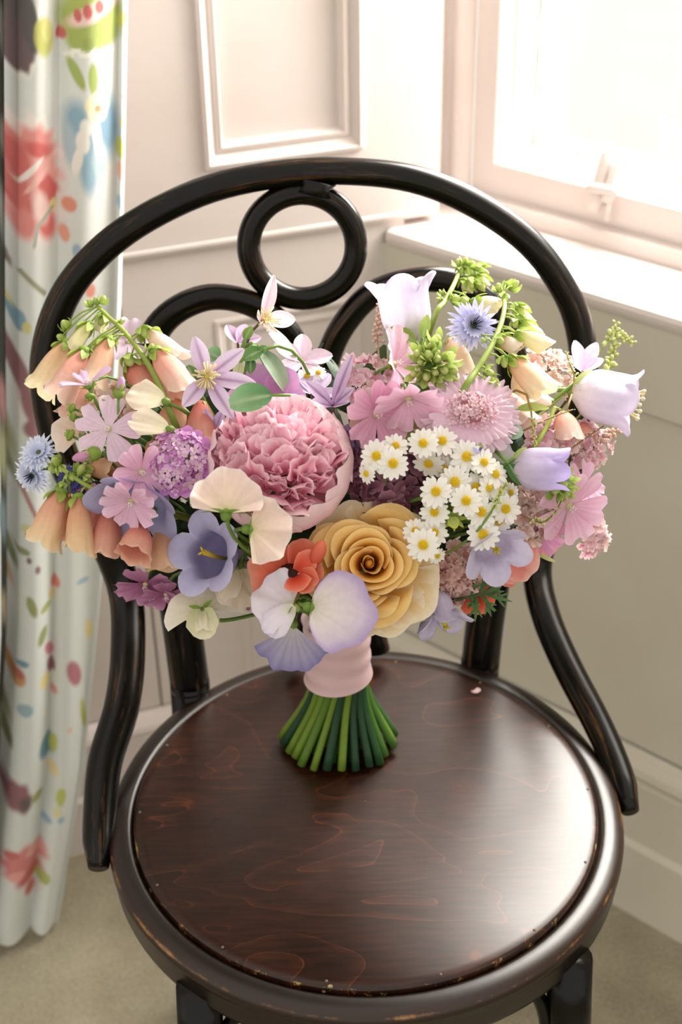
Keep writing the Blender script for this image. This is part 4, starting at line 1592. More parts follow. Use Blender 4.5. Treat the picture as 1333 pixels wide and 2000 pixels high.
# ------------------------------------------------------------------ foxglove spikes
fx = Foxglove('peach foxglove spike arching at upper left with green buds at tip', [(190, 598), (215, 622), (237, 642), (272, 685), (300, 730), (330, 800), (365, 880, -.03)], dz=.012)
fx.bell((128, 672), (83, 768), 62, ((0, '#e9b08c'), (.5, '#f1d0a6'), (1, '#f6e9c2')), flare=.26)
fx.bell((165, 688), (122, 782), 70, PEACHPINK, dz=.016)
fx.bell((212, 664), (188, 752), 56, ((0, '#e5a487'), (.6, '#efc3a4'), (1, '#f7e6cc')), dz=.022)
fx.bell((176, 632), (143, 684), 34, YELLOWISH, lobe=.05, flare=-.3, dz=.02)
fx.bell((203, 610), (197, 652), 34, YELLOWISH, lobe=.05, flare=-.2, dz=.004, cal=.7)
fx.bell((288, 648), (352, 704), 48, CREAMPINK, dz=.006)
fx.bell((305, 688), (366, 772), 72, PEACHPINK, dz=.01, flare=.1)
fx.bell((255, 708), (296, 772), 62, SALMON, dz=.0)
fx.bell((180, 740), (142, 828), 66, PEACHPINK, dz=-.006)
for q in [(176, 592, 8, 10, -30), (188, 588, 7, 9, 0), (201, 586, 9, 11, 25), (199, 626, 11, 12, 200), (281, 648, 12, 15, 150), (214, 662, 10, 11, 180), (252, 704, 14, 15, 150), (296, 680, 8, 11, 20), (298, 690, 9, 9, 90), (128, 634, 11, 12, -40), (120, 658, 9, 11, -80), (160, 688, 7, 12, 170), (176, 690, 5, 12, 160), (236, 628, 4, 8, 20)]:
    fx.bud(*q)
fx2 = Foxglove('peach foxglove spike at lower left with bells hanging in a row', [(105, 905), (135, 925), (165, 945), (200, 965), (245, 985), (320, 1000, -.03)], dz=.014)
fx2.bell((118, 962), (90, 1062), 72, dz=.016, flare=.2)
fx2.bell((154, 972), (163, 1078), 60, dz=.022, flare=.16, stops=((0, '#e29d80'), (.5, '#eab78f'), (1, '#f2d9ac')))
fx2.bell((138, 968), (142, 1056), 54, SALMON, dz=.0, cal=.5)
fx2.bell((215, 996), (208, 1082), 66, SALMON, dz=.006, tilt=.3, cal=.4)
fx2.bell((276, 1030), (268, 1085), 72, SALMON, dz=.018, tilt=.9, cal=.3, flare=.12)
fx2.bell((316, 1034), (332, 1112), 76, ((0, '#d8a27e'), (.5, '#dda98a'), (1, '#efcdaa')), dz=-.004, tilt=.3, cal=.4)
fx2.bell((172, 914), (236, 918), 52, ((0, '#d9a27a'), (.6, '#dca887'), (1, '#eccaa8')), dz=.0, flare=.05)
fx2.bell((190, 990), (184, 1072), 56, SALMON, dz=-.012, cal=.4)
for q in [(110, 900, 11, 12, -70), (118, 915, 8, 10, 160), (102, 914, 8, 10, -120), (140, 930, 10, 12, 150), (158, 918, 12, 14, 30), (170, 930, 8, 10, 90), (122, 950, 8, 12, 200)]:
    fx2.bud(*q)
fx3 = Foxglove('peach foxglove spike leaning at upper right beside the blue flower', [(984, 572), (986, 600), (978, 636), (958, 680), (932, 722), (905, 764), (870, 840, -.03)], dz=.03, r0=.0014, r1=.0026)
fx3.bell((1010, 600), (1036, 640), 30, YELLOWISH, lobe=.04, flare=-.4, dz=.03)
fx3.bell((1018, 630), (1052, 660), 32, YELLOWISH, lobe=.04, flare=-.4, dz=.03)
fx3.bell((1012, 652), (1070, 682), 42, ((0, '#d6d483'), (.25, '#f0e8b4'), (1, '#f8f1cf')), lobe=.06, flare=-.25, dz=.034)
fx3.bell((972, 662), (1014, 684), 36, CREAMPINK, lobe=.1, flare=0, dz=.022)
fx3.bell((1000, 704), (1062, 768), 62, ((0, '#efb79c'), (.5, '#f4d0b0'), (1, '#f6ecc8')), dz=.03, flare=.08)
fx3.bell((962, 768), (1012, 838), 92, ((0, '#f0b09c'), (.6, '#f7cdbb'), (1, '#fbe9de')), dz=.0, flare=.05)
fx3.bell((882, 662), (905, 742), 62, ((0, '#edb796'), (.6, '#f5d2b2'), (1, '#f9e6cf')), dz=.0, cal=.4)
fx3.bell((1012, 724), (1040, 792), 70, CREAMPINK, dz=-.008, cal=.3)
for q in [(975, 562, 10, 11, -15), (990, 556, 6, 8, 15), (1004, 558, 10, 15, 45), (984, 580, 8, 10, 180), (1010, 602, 9, 16, 160), (1014, 625, 11, 15, 165), (1008, 632, 9, 11, 200), (1016, 655, 11, 14, 130), (976, 664, 11, 12, 130), (985, 706, 11, 15, 170), (998, 702, 9, 14, 165), (955, 728, 12, 12, 110), (962, 756, 12, 14, 170), (966, 742, 9, 12, 120), (946, 664, 4, 8, -50), (1018, 618, 8, 10, 140)]:
    fx3.bud(*q)
fx4 = Foxglove('green budded foxglove tip behind the blue flower at top right', [(903, 514), (896, 535), (884, 562), (868, 590), (852, 612), (830, 680, -.03)], dz=.0, r0=.0014, r1=.0022)
fx4.bell((925, 590), (972, 604), 44, ((0, '#dcd896'), (.4, '#f3ebbc'), (1, '#f9f3d8')), lobe=.05, flare=-.2, dz=-.004)
fx4.bell((932, 540), (948, 562), 26, YELLOWISH, lobe=.04, flare=-.5)
fx4.bell((912, 542), (913, 572), 26, YELLOWISH, lobe=.04, flare=-.5)
for q in [(896, 514, 8, 10, -20), (910, 510, 8, 9, 10), (922, 518, 8, 10, 30), (935, 525, 9, 13, 110), (918, 530, 10, 12, 140), (902, 528, 8, 9, 180), (945, 530, 8, 14, 120), (890, 585, 12, 12, 60), (905, 588, 12, 13, 90), (862, 572, 4, 9, -30), (858, 585, 4, 8, -60), (920, 552, 8, 14, 170), (938, 556, 10, 16, 140)]:
    fx4.bud(*q)
fx5 = Foxglove('peach foxglove bells hidden under the clematis on the left', [(330, 775), (360, 800), (400, 850), (430, 900, -.03)], dz=-.012)
fx5.bell((345, 782), (335, 858), 72, PEACH, cal=.4, ped=False)
fx5.bell((392, 786), (398, 868), 66, SALMON, cal=.4, dz=-.004, ped=False)
fx5.bell((290, 870), (320, 890), 60, PEACH, cal=.3, dz=-.014)
fx6 = Foxglove('striped pink foxglove bells low at right behind the lilac bells', [(1085, 795), (1070, 830), (1040, 880), (1000, 930, -.03)], dz=.004)
fx6.bell((1098, 806), (1112, 862), 62, ((0, '#eea594'), (.5, '#f6c6b6'), (1, '#fbe6dc')), cal=.3, flare=.0)
fx6.bell((1135, 826), (1140, 856), 44, SALMON, cal=.3, dz=-.01)

# ------------------------------------------------------------------ mallows
MP = ((0, '#f4e0ee'), (.4, '#f1d2e8'), (1, '#f5dcef'))
MK = ((0, '#f0c2d6'), (.4, '#efb7d6'), (1, '#f5cde4'))
MD = ((0, '#ebaec8'), (.5, '#eaa9cc'), (1, '#f2c1da'))
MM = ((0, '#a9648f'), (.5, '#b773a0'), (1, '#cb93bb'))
mallow('pale pink mallow facing the front on the left, above the lilac scabious', (212, 838), 66, (-.1, .05, 1), MP, dz=.026, rise=.15, spin=1.4)
mallow('pink mallow turned right, touching the lilac scabious', (276, 922), 64, (.35, -.15, .75), MK, dz=.03, rise=.5, spin=.9)
mallow('pale pink mallow hanging lowest on the left over the blue lilac bell', (257, 978), 62, (-.15, -.55, .7), ((0, '#f0c9dd'), (.5, '#efbfdd'), (1, '#f4d2e8')), dz=.036, rise=.45, spin=2.0)
mallow('lilac pink star-shaped mallow seen from the side among foxglove bells', (172, 752), 58, (-.2, .75, .4), ((0, '#dfb8de'), (1, '#ecccea')), dz=.036, rise=.5, n=4, wid=.55, spin=.4)
mallow('rose pink mallow facing right beside the peony', (735, 808), 76, (.35, -.25, .75), MD, dz=.012, rise=.35, spin=.2)
mallow('pink mallow hanging like a bell above the pink scabious', (798, 778), 72, (.1, -.72, .5), MK, dz=.026, rise=.5, spin=.55)
mallow('light pink mallow seen edge on below the upright lilac bell', (770, 712), 78, (.72, .15, .5), ((0, '#f0b6d2'), (.5, '#f3c0dc'), (1, '#f8d6e8')), dz=.012, rise=.45, spin=.9)
mallow('large pink mallow at the right edge facing lower right', (1112, 988), 80, (.35, -.4, .75), MK, dz=.014, rise=.4, spin=1.15)
mallow('small pink mallow at right edge above the large pink mallow', (1140, 948), 52, (.6, .2, .6), ((0, '#f0bcdc'), (1, '#f4cce6')), dz=.0, rise=.4, spin=.3)
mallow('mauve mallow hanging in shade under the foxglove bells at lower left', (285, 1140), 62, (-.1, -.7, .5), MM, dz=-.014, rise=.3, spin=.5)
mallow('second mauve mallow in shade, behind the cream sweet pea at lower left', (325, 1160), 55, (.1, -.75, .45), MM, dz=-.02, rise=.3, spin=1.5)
mallow('mauve pink mallow tucked behind the open lilac bell at lower right', (1052, 1040), 58, (.3, -.5, .7), ((0, '#d488b8'), (1, '#e2a6cc')), dz=-.004, rise=.3, spin=.5)
mallow('faint lilac mallow at the back of the upper left foxglove', (250, 668), 52, (.1, .4, .8), ((0, '#dfc2dc'), (1, '#e9d3ea')), dz=-.02, rise=.3, spin=.3)
mallow('dusty pink mallow behind the green bud cluster at upper right', (868, 742), 52, (.4, .3, .8), MK, dz=.004, rise=.5, spin=.3, wid=.8)


def budthing(label, c, r, ln, ang, tip, group='mallow buds', dz=.02, green=.55):
    k = m_per_px(*c, dz)
    a = math.radians(ang)
    p_ = pos(*c, dz)
    M = frame(p_, cv(math.sin(a), math.cos(a), .25))
    t = thing('mallow_bud', label, 'flower bud', M, group)
    if tip:
        part('bud', ell(MB(), (0, 0, ln * k * .55), (r * k * .72, r * k * .72, ln * k * .75), np.array([lin(tip) * .9, lin(tip)]), 10, 8), PETAL, t)
    part('calyx', ell(MB(), (0, 0, 0), (r * k, r * k, ln * k * .45), lin('#8aa544'), 10, 7), LEAF, t)
    sepals(t, 5, ln * k * .9, r * k * .9, trans(0, 0, -ln * k * .1), rise=1.0, curl=.5)
    stem_to_neck(t, p_, -M[:3, 2], .0009)


budthing('pink mallow bud in green calyx above the pale pink mallow', (232, 768), 12, 26, 15, '#dcaad4', dz=.035)
budthing('slim pink mallow bud pointing left under the pale pink mallow', (184, 886), 15, 34, -105, '#d79ac0', dz=.03)
budthing('green mallow bud, upper of the pair left of the pale mallow', (141, 798), 11, 14, -75, None, dz=.03)
budthing('green mallow bud, lower of the pair left of the pale mallow', (144, 814), 11, 14, -95, None, dz=.03)
budthing('small round green bud right of the green bud pair', (162, 802), 8, 12, 0, None, dz=.03)
budthing('green mallow bud hanging alone over the dark chair hoop on left', (138, 850), 13, 15, -60, None, dz=.03)
budthing('green bud under the star-shaped lilac mallow', (176, 774), 11, 13, 180, None, dz=.042)
budthing('tiny green bud beside the pink mallow bud at left', (200, 780), 8, 10, 20, None, dz=.03)
g = np.random.default_rng(5)
mbud = ell(MB(), (0, 0, .4), (.55, .55, .8), np.array([lin('#9db54a'), lin('#d6de92')]), 8, 6)
for i in range(4):
    mbud.merge(mpetal(rotz(i * 1.57), L=1.9, W=1.0, stops=((0, '#8dac42'), (1, '#c6d67e')), nu=5, nv=3, shape='lance', base=.5, rise=.7, curl=.8, x0=.36))
BUDME = mbud.mesh('bud')
cluster('bud_cluster', 'cluster of round green mallow buds below the upright lilac bell', 'flower buds', (842, 714), 34, 42, [BUDME], 14, 16, face=(.1, .25, .9), dz=.022, part_name='bud', mat=LEAF, core='#5f7f34', seed=11)
cluster('bud_cluster', 'small green bud cluster beside pale lilac bell at right mallow', 'flower buds', (1092, 950), 26, 22, [BUDME], 10, 13, dz=.028, part_name='bud', mat=LEAF, core='#5f7f34', seed=12)

# ------------------------------------------------------------------ clematis
clematis('lilac clematis star with pale stamens at upper left of the peony', (405, 737), 84, (.05, .1, 1), [108, 38, -8, -58, -128], dz=.034, lens=[.96, 1.05, 1.12, 1.12, .86])
clematis('pale pink clematis seen from the side, standing highest in the middle', (512, 628), 92, (.62, .25, .55), [95, 25, -48, 200], dz=.012, stops=((0, '#d9b4cc'), (.4, '#ecd6e4'), (1, '#f3e6ec')), stripe='#d3a9c6', rise=.3, wid=.4, lens=[1.0, .9, 1.1, .35], rises=[.5, .2, .35, .6])
clematis('lilac clematis with dark purple striped back, right of the peony top', (650, 792), 86, (-.1, .55, .55), [62, 140, 20, -30, 190], dz=.0, stops=((0, '#b48abc'), (.4, '#cfb4da'), (1, '#dccbe6')), stripe='#74456f', rise=.55, wid=.34, stam=False, lens=[1.25, .8, .6, .5, .5])
clematis('pale lilac clematis pointing up beside the far right bellflower', (1138, 725), 66, (.1, .65, .5), [105, 62, 20, 150], dz=-.004, stops=((0, '#d9c6e6'), (1, '#e9dcf2')), stripe='#d3bfe2', rise=.6, wid=.46, stam=False, lens=[1, 1.05, .7, .6])
clematis('faint pink clematis behind the middle, below the chair ring', (590, 705), 62, (.2, .5, .8), [90, 20, -50, 150, 220], dz=-.028, stops=((0, '#e3c6d8'), (1, '#ecd9e8')), stripe='#d6b2cf', stam=False, wid=.6)
clematis('pale lilac clematis lying flat above the peony', (610, 768), 66, (.1, .6, .6), [0, 160, 60, 110], dz=-.016, stops=((0, '#d3c0e0'), (1, '#e3d6ee')), stripe='#bfa3d0', stam=False, wid=.5)
clematis('lilac clematis petals behind the star clematis near its leaf', (465, 670), 46, (.1, .5, .8), [70, 120, 20], dz=-.02, stops=((0, '#d9b9dc'), (1, '#e3cbe6')), stam=False, wid=.6)
clematis('shaded mauve clematis under the star clematis left of the peony', (420, 845), 50, (-.1, -.3, .8), [70, -60, 110, 200], dz=-.004, stops=((0, '#b79fc4'), (1, '#cdbcdc')), stripe='#8d6a9c', stam=False, wid=.45)

# ------------------------------------------------------------------ sweet peas and other broad petals
CR = ((0, '#efe9a8'), (.3, '#fae2ce'), (1, '#fde2d8'))
sweetpea('cream pink ruffled sweet pea seen from behind, left of the peony', (442, 1003), (446, 912), 122, CR, (0, .15, 1), dz=.06, spread=84, side=.76, ruf=.14, rufn=3.2, edge='#fdf4ee', wings=[(8, .55, .5, -.3, ((0, '#e9e4b4'), (1, '#f4e0d4')), -.004)], cal_r=1.3, rnd=.25)
sweetpea('cream pink sweet pea pointing right under the peony', (486, 1034), (572, 1040), 128, CR, (.1, .1, 1), dz=.058, spread=80, side=.8, ruf=.11, rufn=3.4, edge='#fdf2e8', cal_r=1.2, rnd=.28, curl=-.35)
sweetpea('cream sweet pea drooping below the violet bell at lower left', (396, 1192), (380, 1130), 176, ((0, '#efe9c6'), (.5, '#f5ecd6'), (1, '#f9f1e2')), (-.05, .45, .8), dz=.02, spread=104, side=1.25, ruf=.09, rufn=1.3, edge='#fbf5e8', keel=(172, .95, .36, .25, ((0, '#dfe0ae'), (1, '#f2ecce'))), wings=[(150, .8, .24, .3, ((0, '#e3e0b4'), (1, '#f2ead0'))), (-165, .85, .24, .3, ((0, '#e3e0b4'), (1, '#f2ead0')))], curl=-.3, cup=-.18)
sweetpea('small beige sweet pea between the cream one and coral flower', (470, 1110), (478, 1190), 86, ((0, '#e2d5b4'), (.5, '#e9d9c0'), (1, '#ecdccb')), (.1, .1, .9), dz=.004, ruf=.14, rufn=2.4, wings=[(-35, .95, .5, .3, ((0, '#ded2b0'), (1, '#e9dccb'))), (30, 1.02, .45, .3, ((0, '#ded2b0'), (1, '#e9dccb')))])
sweetpea('broad pale lilac sweet pea petal lying over the ribbon top', (606, 1186), (734, 1206), 136, ((0, '#efe6da'), (.4, '#eadfe2'), (.8, '#d9cbe0'), (1, '#b9a6d2')), (.05, .15, 1), dz=.062, shape='disc', spread=84, side=.55, ruf=.025, rufn=2.2, edge='#b49fd0', curl=-.25, cal_r=1.2)
sweetpea('blue lilac veined sweet pea hanging lowest, beside the ribbon', (574, 1222), (566, 1314), 150, ((0, '#e3dfd8'), (.4, '#c3bcd4'), (1, '#a29cc8')), (-.05, -.1, 1), dz=.03, spread=58, side=.92, ruf=.06, rufn=4, edge='#8a82bc', vein=.22, sepal_n=0)
WL = ((0, '#ece6d0'), (.4, '#eee6f0'), (1, '#f2ecf6'))
sweetpea('white sweet pea with lilac tint in front of coral flower', (575, 1186), (498, 1150), 62, WL, (0, .3, 1), dz=.05, ruf=.12, rufn=2, edge='#e6dcf2', wings=[(70, .95, .95, .05, WL, .004), (48, .8, .4, -.1, WL)], calyx_col='#c7cf86', rnd=.3)
CS = ((0, '#f1e8c4'), (.5, '#f5e9d2'), (1, '#f7e6d4'))
sweetpea('cream snapdragon-like sweet pea, upper of two inside the left foxglove', (322, 784), (244, 760), 70, CS, (0, .45, .8), dz=.02, shape='fan', ruf=.06, rufn=1.5, sepal_n=0, rnd=.4)
sweetpea('cream snapdragon-like sweet pea, lower of two inside the left foxglove', (330, 838), (248, 812), 58, CS, (0, .4, .85), dz=.026, shape='fan', ruf=.06, rufn=1.5, sepal_n=0, rnd=.4)
sweetpea('mauve sweet pea petal curled behind the green leaf above the peony', (520, 800), (528, 706), 86, ((0, '#a8659f'), (.5, '#c184be'), (1, '#d7a8d6')), (.1, .1, 1), dz=-.006, ruf=.08, rufn=1.4, wings=[(-20, .9, .6, .35, ((0, '#a8659f'), (1, '#cf9acb')))], sepal_n=0, cup=.35)
CO = ((0, '#c2331e'), (.5, '#e2563c'), (1, '#ee7e62'))
CO2 = ((0, '#7e2412'), (.25, '#d24a30'), (.7, '#ea7458'), (1, '#f0957c'))
sweetpea('coral red poppy-like sweet pea with dark heart left of rose', (580, 1125), (486, 1108), 112, CO2, (-.05, .1, 1), dz=.026, spread=62, side=.9, ruf=.06, rufn=2.0, edge='#f4a58c', sepal_n=0, rnd=.3,
         wings=[(-150, .62, .58, .5, CO, .004), (-95, .82, .55, .25, CO, .002), (165, .58, .5, .75, CO, .006), (120, .45, .5, .9, CO, .008), (60, .6, .6, .25, CO2, -.002), (-120, .7, .4, .7, CO, .006)])
part('heart', ell(MB(), (.004, 0, .004), (.0085, .0075, .006), lin('#3a120c'), 10, 7), PETAL, bpy.data.objects[sorted(o.name for o in bpy.data.objects if o.get('label', '').startswith('coral red poppy'))[0]], label='dark brown red heart')
mbx = thing('coral_bud', 'small coral bud between the coral flower and the rose', 'flower bud', frame(pos(622, 1080, .034), cv(.3, .8, .4)))
part('bud', ell(MB(), (0, 0, 0), (.0048, .0042, .0095), np.array([lin('#d9553c'), lin('#ee8468')]), 10, 8), PETAL, mbx)
stem_to_neck(mbx, pos(618, 1100, .03), cv(-.2, -1, -.4), .001)
sweetpea('coral sweet pea at the lower right, under the fern leaf', (925, 1160), (970, 1172), 62, CO, (.1, -.1, 1), dz=-.004, ruf=.08, rufn=2, sepal_n=0, wings=[(-80, .9, .8, .2, CO), (70, .7, .7, .3, CO)])
sweetpea('salmon pink sweet pea right of the open lilac bell, lower right', (1000, 1085), (1050, 1115), 74, ((0, '#e8705e'), (.5, '#f0998a'), (1, '#f7c4b8')), (.1, 0, 1), dz=-.006, ruf=.1, rufn=2.5, sepal_n=0, wings=[(70, 1.0, .8, .25, ((0, '#e8705e'), (1, '#f4b0a4'))), (-70, 1.0, .8, .25, ((0, '#e8705e'), (1, '#f4b0a4')))])
sweetpea('salmon petal tip below the open lilac bell, lower right edge', (990, 1120), (1010, 1142), 56, ((0, '#e46a58'), (1, '#ee9484')), (.1, -.2, 1), dz=-.012, ruf=.06, rufn=2, sepal_n=0)
sweetpea('orange pink petal beneath the mauve pink mallow at right', (1062, 1050), (1078, 1085), 66, ((0, '#ea8a6e'), (1, '#f0a892')), (.1, -.2, 1), dz=-.016, ruf=.06, rufn=2, sepal_n=0)
sweetpea('pale peach pointed petal beside the dark hoop at left', (160, 850), (104, 820), 44, CREAMPINK, (-.1, .3, 1), dz=-.004, ruf=.05, sepal_n=0, rnd=.5, notch=0)
sweetpea('large salmon pink petal tucked between the peony and rose pink mallow', (745, 830), (690, 800), 96, ((0, '#e8a18c'), (.6, '#f3c2ac'), (1, '#f7d6c6')), (0, .4, .8), dz=-.012, ruf=.05, sepal_n=0)
sweetpea('brownish pink petal behind the top of the apricot rose', (720, 1020), (690, 978), 110, ((0, '#b98a70'), (1, '#cfa88e')), (0, .2, 1), dz=-.012, ruf=.04, sepal_n=0)
sweetpea('lilac petal behind the violet bell left of coral flower', (440, 1120), (468, 1072), 90, ((0, '#958cb8'), (1, '#b0a6cc')), (0, .1, 1), dz=-.012, ruf=.05, sepal_n=0)
sweetpea('white petal with violet veins beside pink scabious on right', (972, 905), (985, 862), 60, ((0, '#d9d6c8'), (1, '#ece6f2')), (.1, .1, 1), dz=.022, ruf=.05, sepal_n=0, edge='#cfc3e4')

# ------------------------------------------------------------------ scabious, cornflowers, hydrangea, frilly heads
F1 = [floret_mesh(4, ((0, '#f2e0e6'), (.4, '#ecc6e6'), (1, '#e6b4e2')), eye='#c9c48a', W=.75), floret_mesh(4, ((0, '#f6e6e8'), (.4, '#f0d2ea'), (1, '#ecc6e8')), eye='#c9c48a', W=.7, rise=.6), floret_mesh(5, ((0, '#cf9ac9'), (1, '#d487d0')), eye='#b9b070', W=.6)]
sc = cluster('scabious', 'lilac magenta scabious head of many small florets left of peony', 'flower', (350, 902), 56, 62, F1, 78, 12, face=(-.05, .15, 1), dz=.02, core='#6f7f3f', seed=3)
for i in range(11):
    a = math.radians(-115 + i * 19)
    part('petal', mpetal(rotz(a) @ trans(.0125, 0, .002), L=.0125, W=.0085, stops=((0, '#c070c0'), (.5, '#cc7fce'), (1, '#dc9bdc')), nu=6, nv=6, base=.3, p1=.6, rnd=.3, rise=.15, curl=-.5, ruf=.06), PETAL, sc)
F2 = [floret_mesh(5, ((0, '#ecbcc2'), (.5, '#efcdd8'), (1, '#f8e6ea')), W=.5, ruf=.12, rise=.9), floret_mesh(4, ((0, '#e8b2ba'), (.6, '#f0d0da'), (1, '#faeef0')), W=.4, rise=1.1)]
sc = cluster('scabious', 'pale pink pincushion scabious with frilled petals above the daisies', 'flower', (922, 804), 46, 36, F2, 70, 11, face=(0, .3, .95), dz=.03, core='#c98d92', seed=4, depth=.5)
for ring_, cnt, ln in ((0, 13, .021), (1, 13, .026)):
    for i in range(cnt):
        a = 2 * PI * (i + .5 * ring_) / cnt
        part('petal', mpetal(rotz(a) @ trans(.006 + .002 * ring_, 0, -.002 * ring_), L=ln * rng.uniform(.85, 1.1), W=.0135, stops=((0, '#e9bcd4'), (.5, '#f0cbe0'), (1, '#f5dcea')), nu=8, nv=11, base=.25, p1=.7, rnd=.15, notch=.15, rise=.2 - .2 * ring_, curl=-.5, ruf=.1, rufn=3), PETAL, sc)


def cornflower(label, c, r_px, face, stops, n=13, dz=.02, anthers=True, group='blue cornflowers'):
    k = m_per_px(*c, dz)
    R = r_px * k
    p_ = pos(*c, dz)
    M = frame(p_, cv(*face))
    t = thing('cornflower', label, 'flower', M, group)
    for ring_ in range(3):
        for i in range(n):
            a = 2 * PI * (i + ring_ / 3) / n + rng.normal(0, .1)
            mbq = MB()
            for kx in (-.32, 0, .32):                            # each ray is a funnel cut into points
                P_, C_ = petal(L=R * (.95 - .2 * ring_) * rng.uniform(.85, 1.1), W=R * .16, stops=stops, nu=6, nv=3, shape='lance', base=.5, peak=.6, rise=.15 + .35 * ring_, curl=-.3, fold=.2, x0=R * .08)
                mbq.grid(apply(rotz(a + kx), P_), C_)
            part('petal', mbq, PETAL, t)
    if anthers:
        mbq = MB()
        for i in range(12):
            q = np.array([math.cos(i * 2.4), math.sin(i * 2.4), 0]) * R * .3 * math.sqrt(i / 12)
            mbq.tube([q * .4 + np.array([0, 0, R * .1]), q * .8 + np.array([0, 0, R * .4]), q + np.array([R * .03, 0, R * .55])], [R * .02, R * .02, R * .012], lin('#2c2440'), 5)
        part('anther', mbq, STEM, t, label='dark violet anthers')
    part('calyx', ell(MB(), (0, 0, -R * .14), (R * .22, R * .22, R * .26), lin('#5c7440'), 10, 7), LEAF, t)
    stem_to_neck(t, p_ - M[:3, 2] * R * .3, -M[:3, 2], .0014, '#6b8644')


BL = ((0, '#c2c0f4'), (.4, '#cfcefa'), (1, '#e0e0fd'))
cornflower('blue violet cornflower with dark anthers at upper right', (925, 636), 52, (.15, .05, 1), BL, dz=.02)
BL2 = ((0, '#c0caf0'), (.5, '#d2dbf8'), (1, '#e8eefc'))
cornflower('pale blue cornflower at far left edge, upper of the two', (76, 884), 40, (-.2, .4, .8), BL2, dz=.01, anthers=False)
cornflower('pale blue cornflower at far left edge, lower of the two', (64, 928), 40, (-.35, -.4, .8), BL2, dz=.012)
cornflower('dark violet flower hidden behind lower left foxglove calyx', (142, 940), 34, (0, 0, 1), ((0, '#4c4a90'), (1, '#6462aa')), dz=-.02, anthers=False)

H1 = [floret_mesh(4, ((0, '#643a4c'), (.5, '#8f5c70'), (1, '#a87486')), eye='#8a7a60', W=.95, ruf=.08), floret_mesh(4, ((0, '#582f42'), (.5, '#7d4a60'), (1, '#986678')), eye='#7d6a58', W=.95, ruf=.1), floret_mesh(4, ((0, '#704658'), (.5, '#9c6a7e'), (1, '#b68698')), eye='#8a7a60', W=.95)]
cluster('hydrangea', 'dark mauve hydrangea head between the peony and the daisies', 'flower', (762, 935), 88, 82, H1, 46, 27, face=(.1, 0, 1), dz=-.018, core='#2c1a24', seed=5, depth=.45)
cluster('hydrangea', 'dusky lilac florets under the rose pink mallow', 'flower', (720, 868), 60, 34, [floret_mesh(4, ((0, '#8f6f94'), (1, '#b59abb')), W=.95, ruf=.08)], 16, 24, dz=-.02, core='#3a2836', seed=6, depth=.4)

S1 = [floret_mesh(6, ((0, '#edbcab'), (.5, '#f8dccf'), (1, '#fdf0e8')), W=.9, ruf=.16, rise=.55, curl=-.2, nu=6, nv=8), floret_mesh(6, ((0, '#ecb0a6'), (.5, '#f7d2c8'), (1, '#fdece4')), W=.9, ruf=.18, rise=.7, nu=6, nv=8)]
S2 = [floret_mesh(6, ((0, '#dfa29a'), (.5, '#eec0b8'), (1, '#f8ddd5')), W=.9, ruf=.18, rise=.6, nu=6, nv=8), floret_mesh(6, ((0, '#da9690'), (.5, '#eab4ae'), (1, '#f5d4cc')), W=.9, ruf=.16, rise=.7, nu=6, nv=8)]
S3 = [floret_mesh(5, ((0, '#efb0c4'), (.5, '#f7d0da'), (1, '#fdecee')), W=.8, ruf=.14, rise=.5, nu=5, nv=6), floret_mesh(5, ((0, '#eca0b8'), (.5, '#f5c2d2'), (1, '#fce2e8')), W=.8, ruf=.14, rise=.6, nu=5, nv=6), floret_mesh(5, ((0, '#efc4bc'), (1, '#fbeae4')), W=.8, ruf=.14, rise=.6, nu=5, nv=6)]
cluster('stock_flower', 'frilly pale peach stock flower behind the half closed lilac bell', 'flower', (1055, 962), 62, 42, S1, 22, 26, dz=-.004, seed=21, group='frilly stock flowers')
cluster('stock_flower', 'frilly dusty pink stock flower under the daisies, right of the rose', 'flower', (882, 1110), 52, 62, S2, 24, 26, dz=-.012, seed=22, group='frilly stock flowers')
cluster('stock_flower', 'frilly pink stock flower between the two sideways lilac bells', 'flower', (1075, 868), 78, 46, S3, 30, 20, dz=-.014, seed=23, group='frilly stock flowers')
cluster('stock_flower', 'frilly pale pink stock flower tapering behind the far right bell', 'flower', (1145, 870), 58, 40, S3, 26, 18, dz=-.018, seed=24, group='frilly stock flowers')
cluster('stock_flower', 'frilly pink stock flower at right below the large mallow', 'flower', (1150, 1045), 32, 32, S3, 16, 18, dz=-.014, seed=25, group='frilly stock flowers')
cluster('stock_flower', 'frilly peach stock flower behind the upper right foxglove bells', 'flower', (1062, 735), 62, 40, S1, 20, 22, dz=-.03, seed=26, group='frilly stock flowers')
cluster('stock_flower', 'pale stock flower under the pink scabious near the daisies', 'flower', (850, 838), 60, 30, S1, 16, 20, dz=-.006, seed=27, group='frilly stock flowers')
cluster('stock_flower', 'pink stock flower behind the scabious right of mallow', 'flower', (860, 790), 46, 42, S3, 16, 22, dz=-.008, seed=28, group='frilly stock flowers')
cluster('stock_flower', 'frilly pink stock flower behind the upper light pink mallow', 'flower', (722, 755), 44, 62, S3, 18, 24, dz=-.014, seed=29, group='frilly stock flowers')
cluster('stock_flower', 'peach stock flower deep inside the upper left foxglove spike', 'flower', (230, 800), 60, 46, S1, 16, 26, dz=-.012, seed=30, group='frilly stock flowers')
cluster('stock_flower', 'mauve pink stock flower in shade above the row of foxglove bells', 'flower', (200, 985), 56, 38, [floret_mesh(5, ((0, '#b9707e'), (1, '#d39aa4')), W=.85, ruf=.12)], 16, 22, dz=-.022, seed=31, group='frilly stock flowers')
cluster('stock_flower', 'frilly pale pink stock flower right of the white daisies', 'flower', (1040, 1010), 44, 40, S1, 16, 22, dz=-.002, seed=32, group='frilly stock flowers')
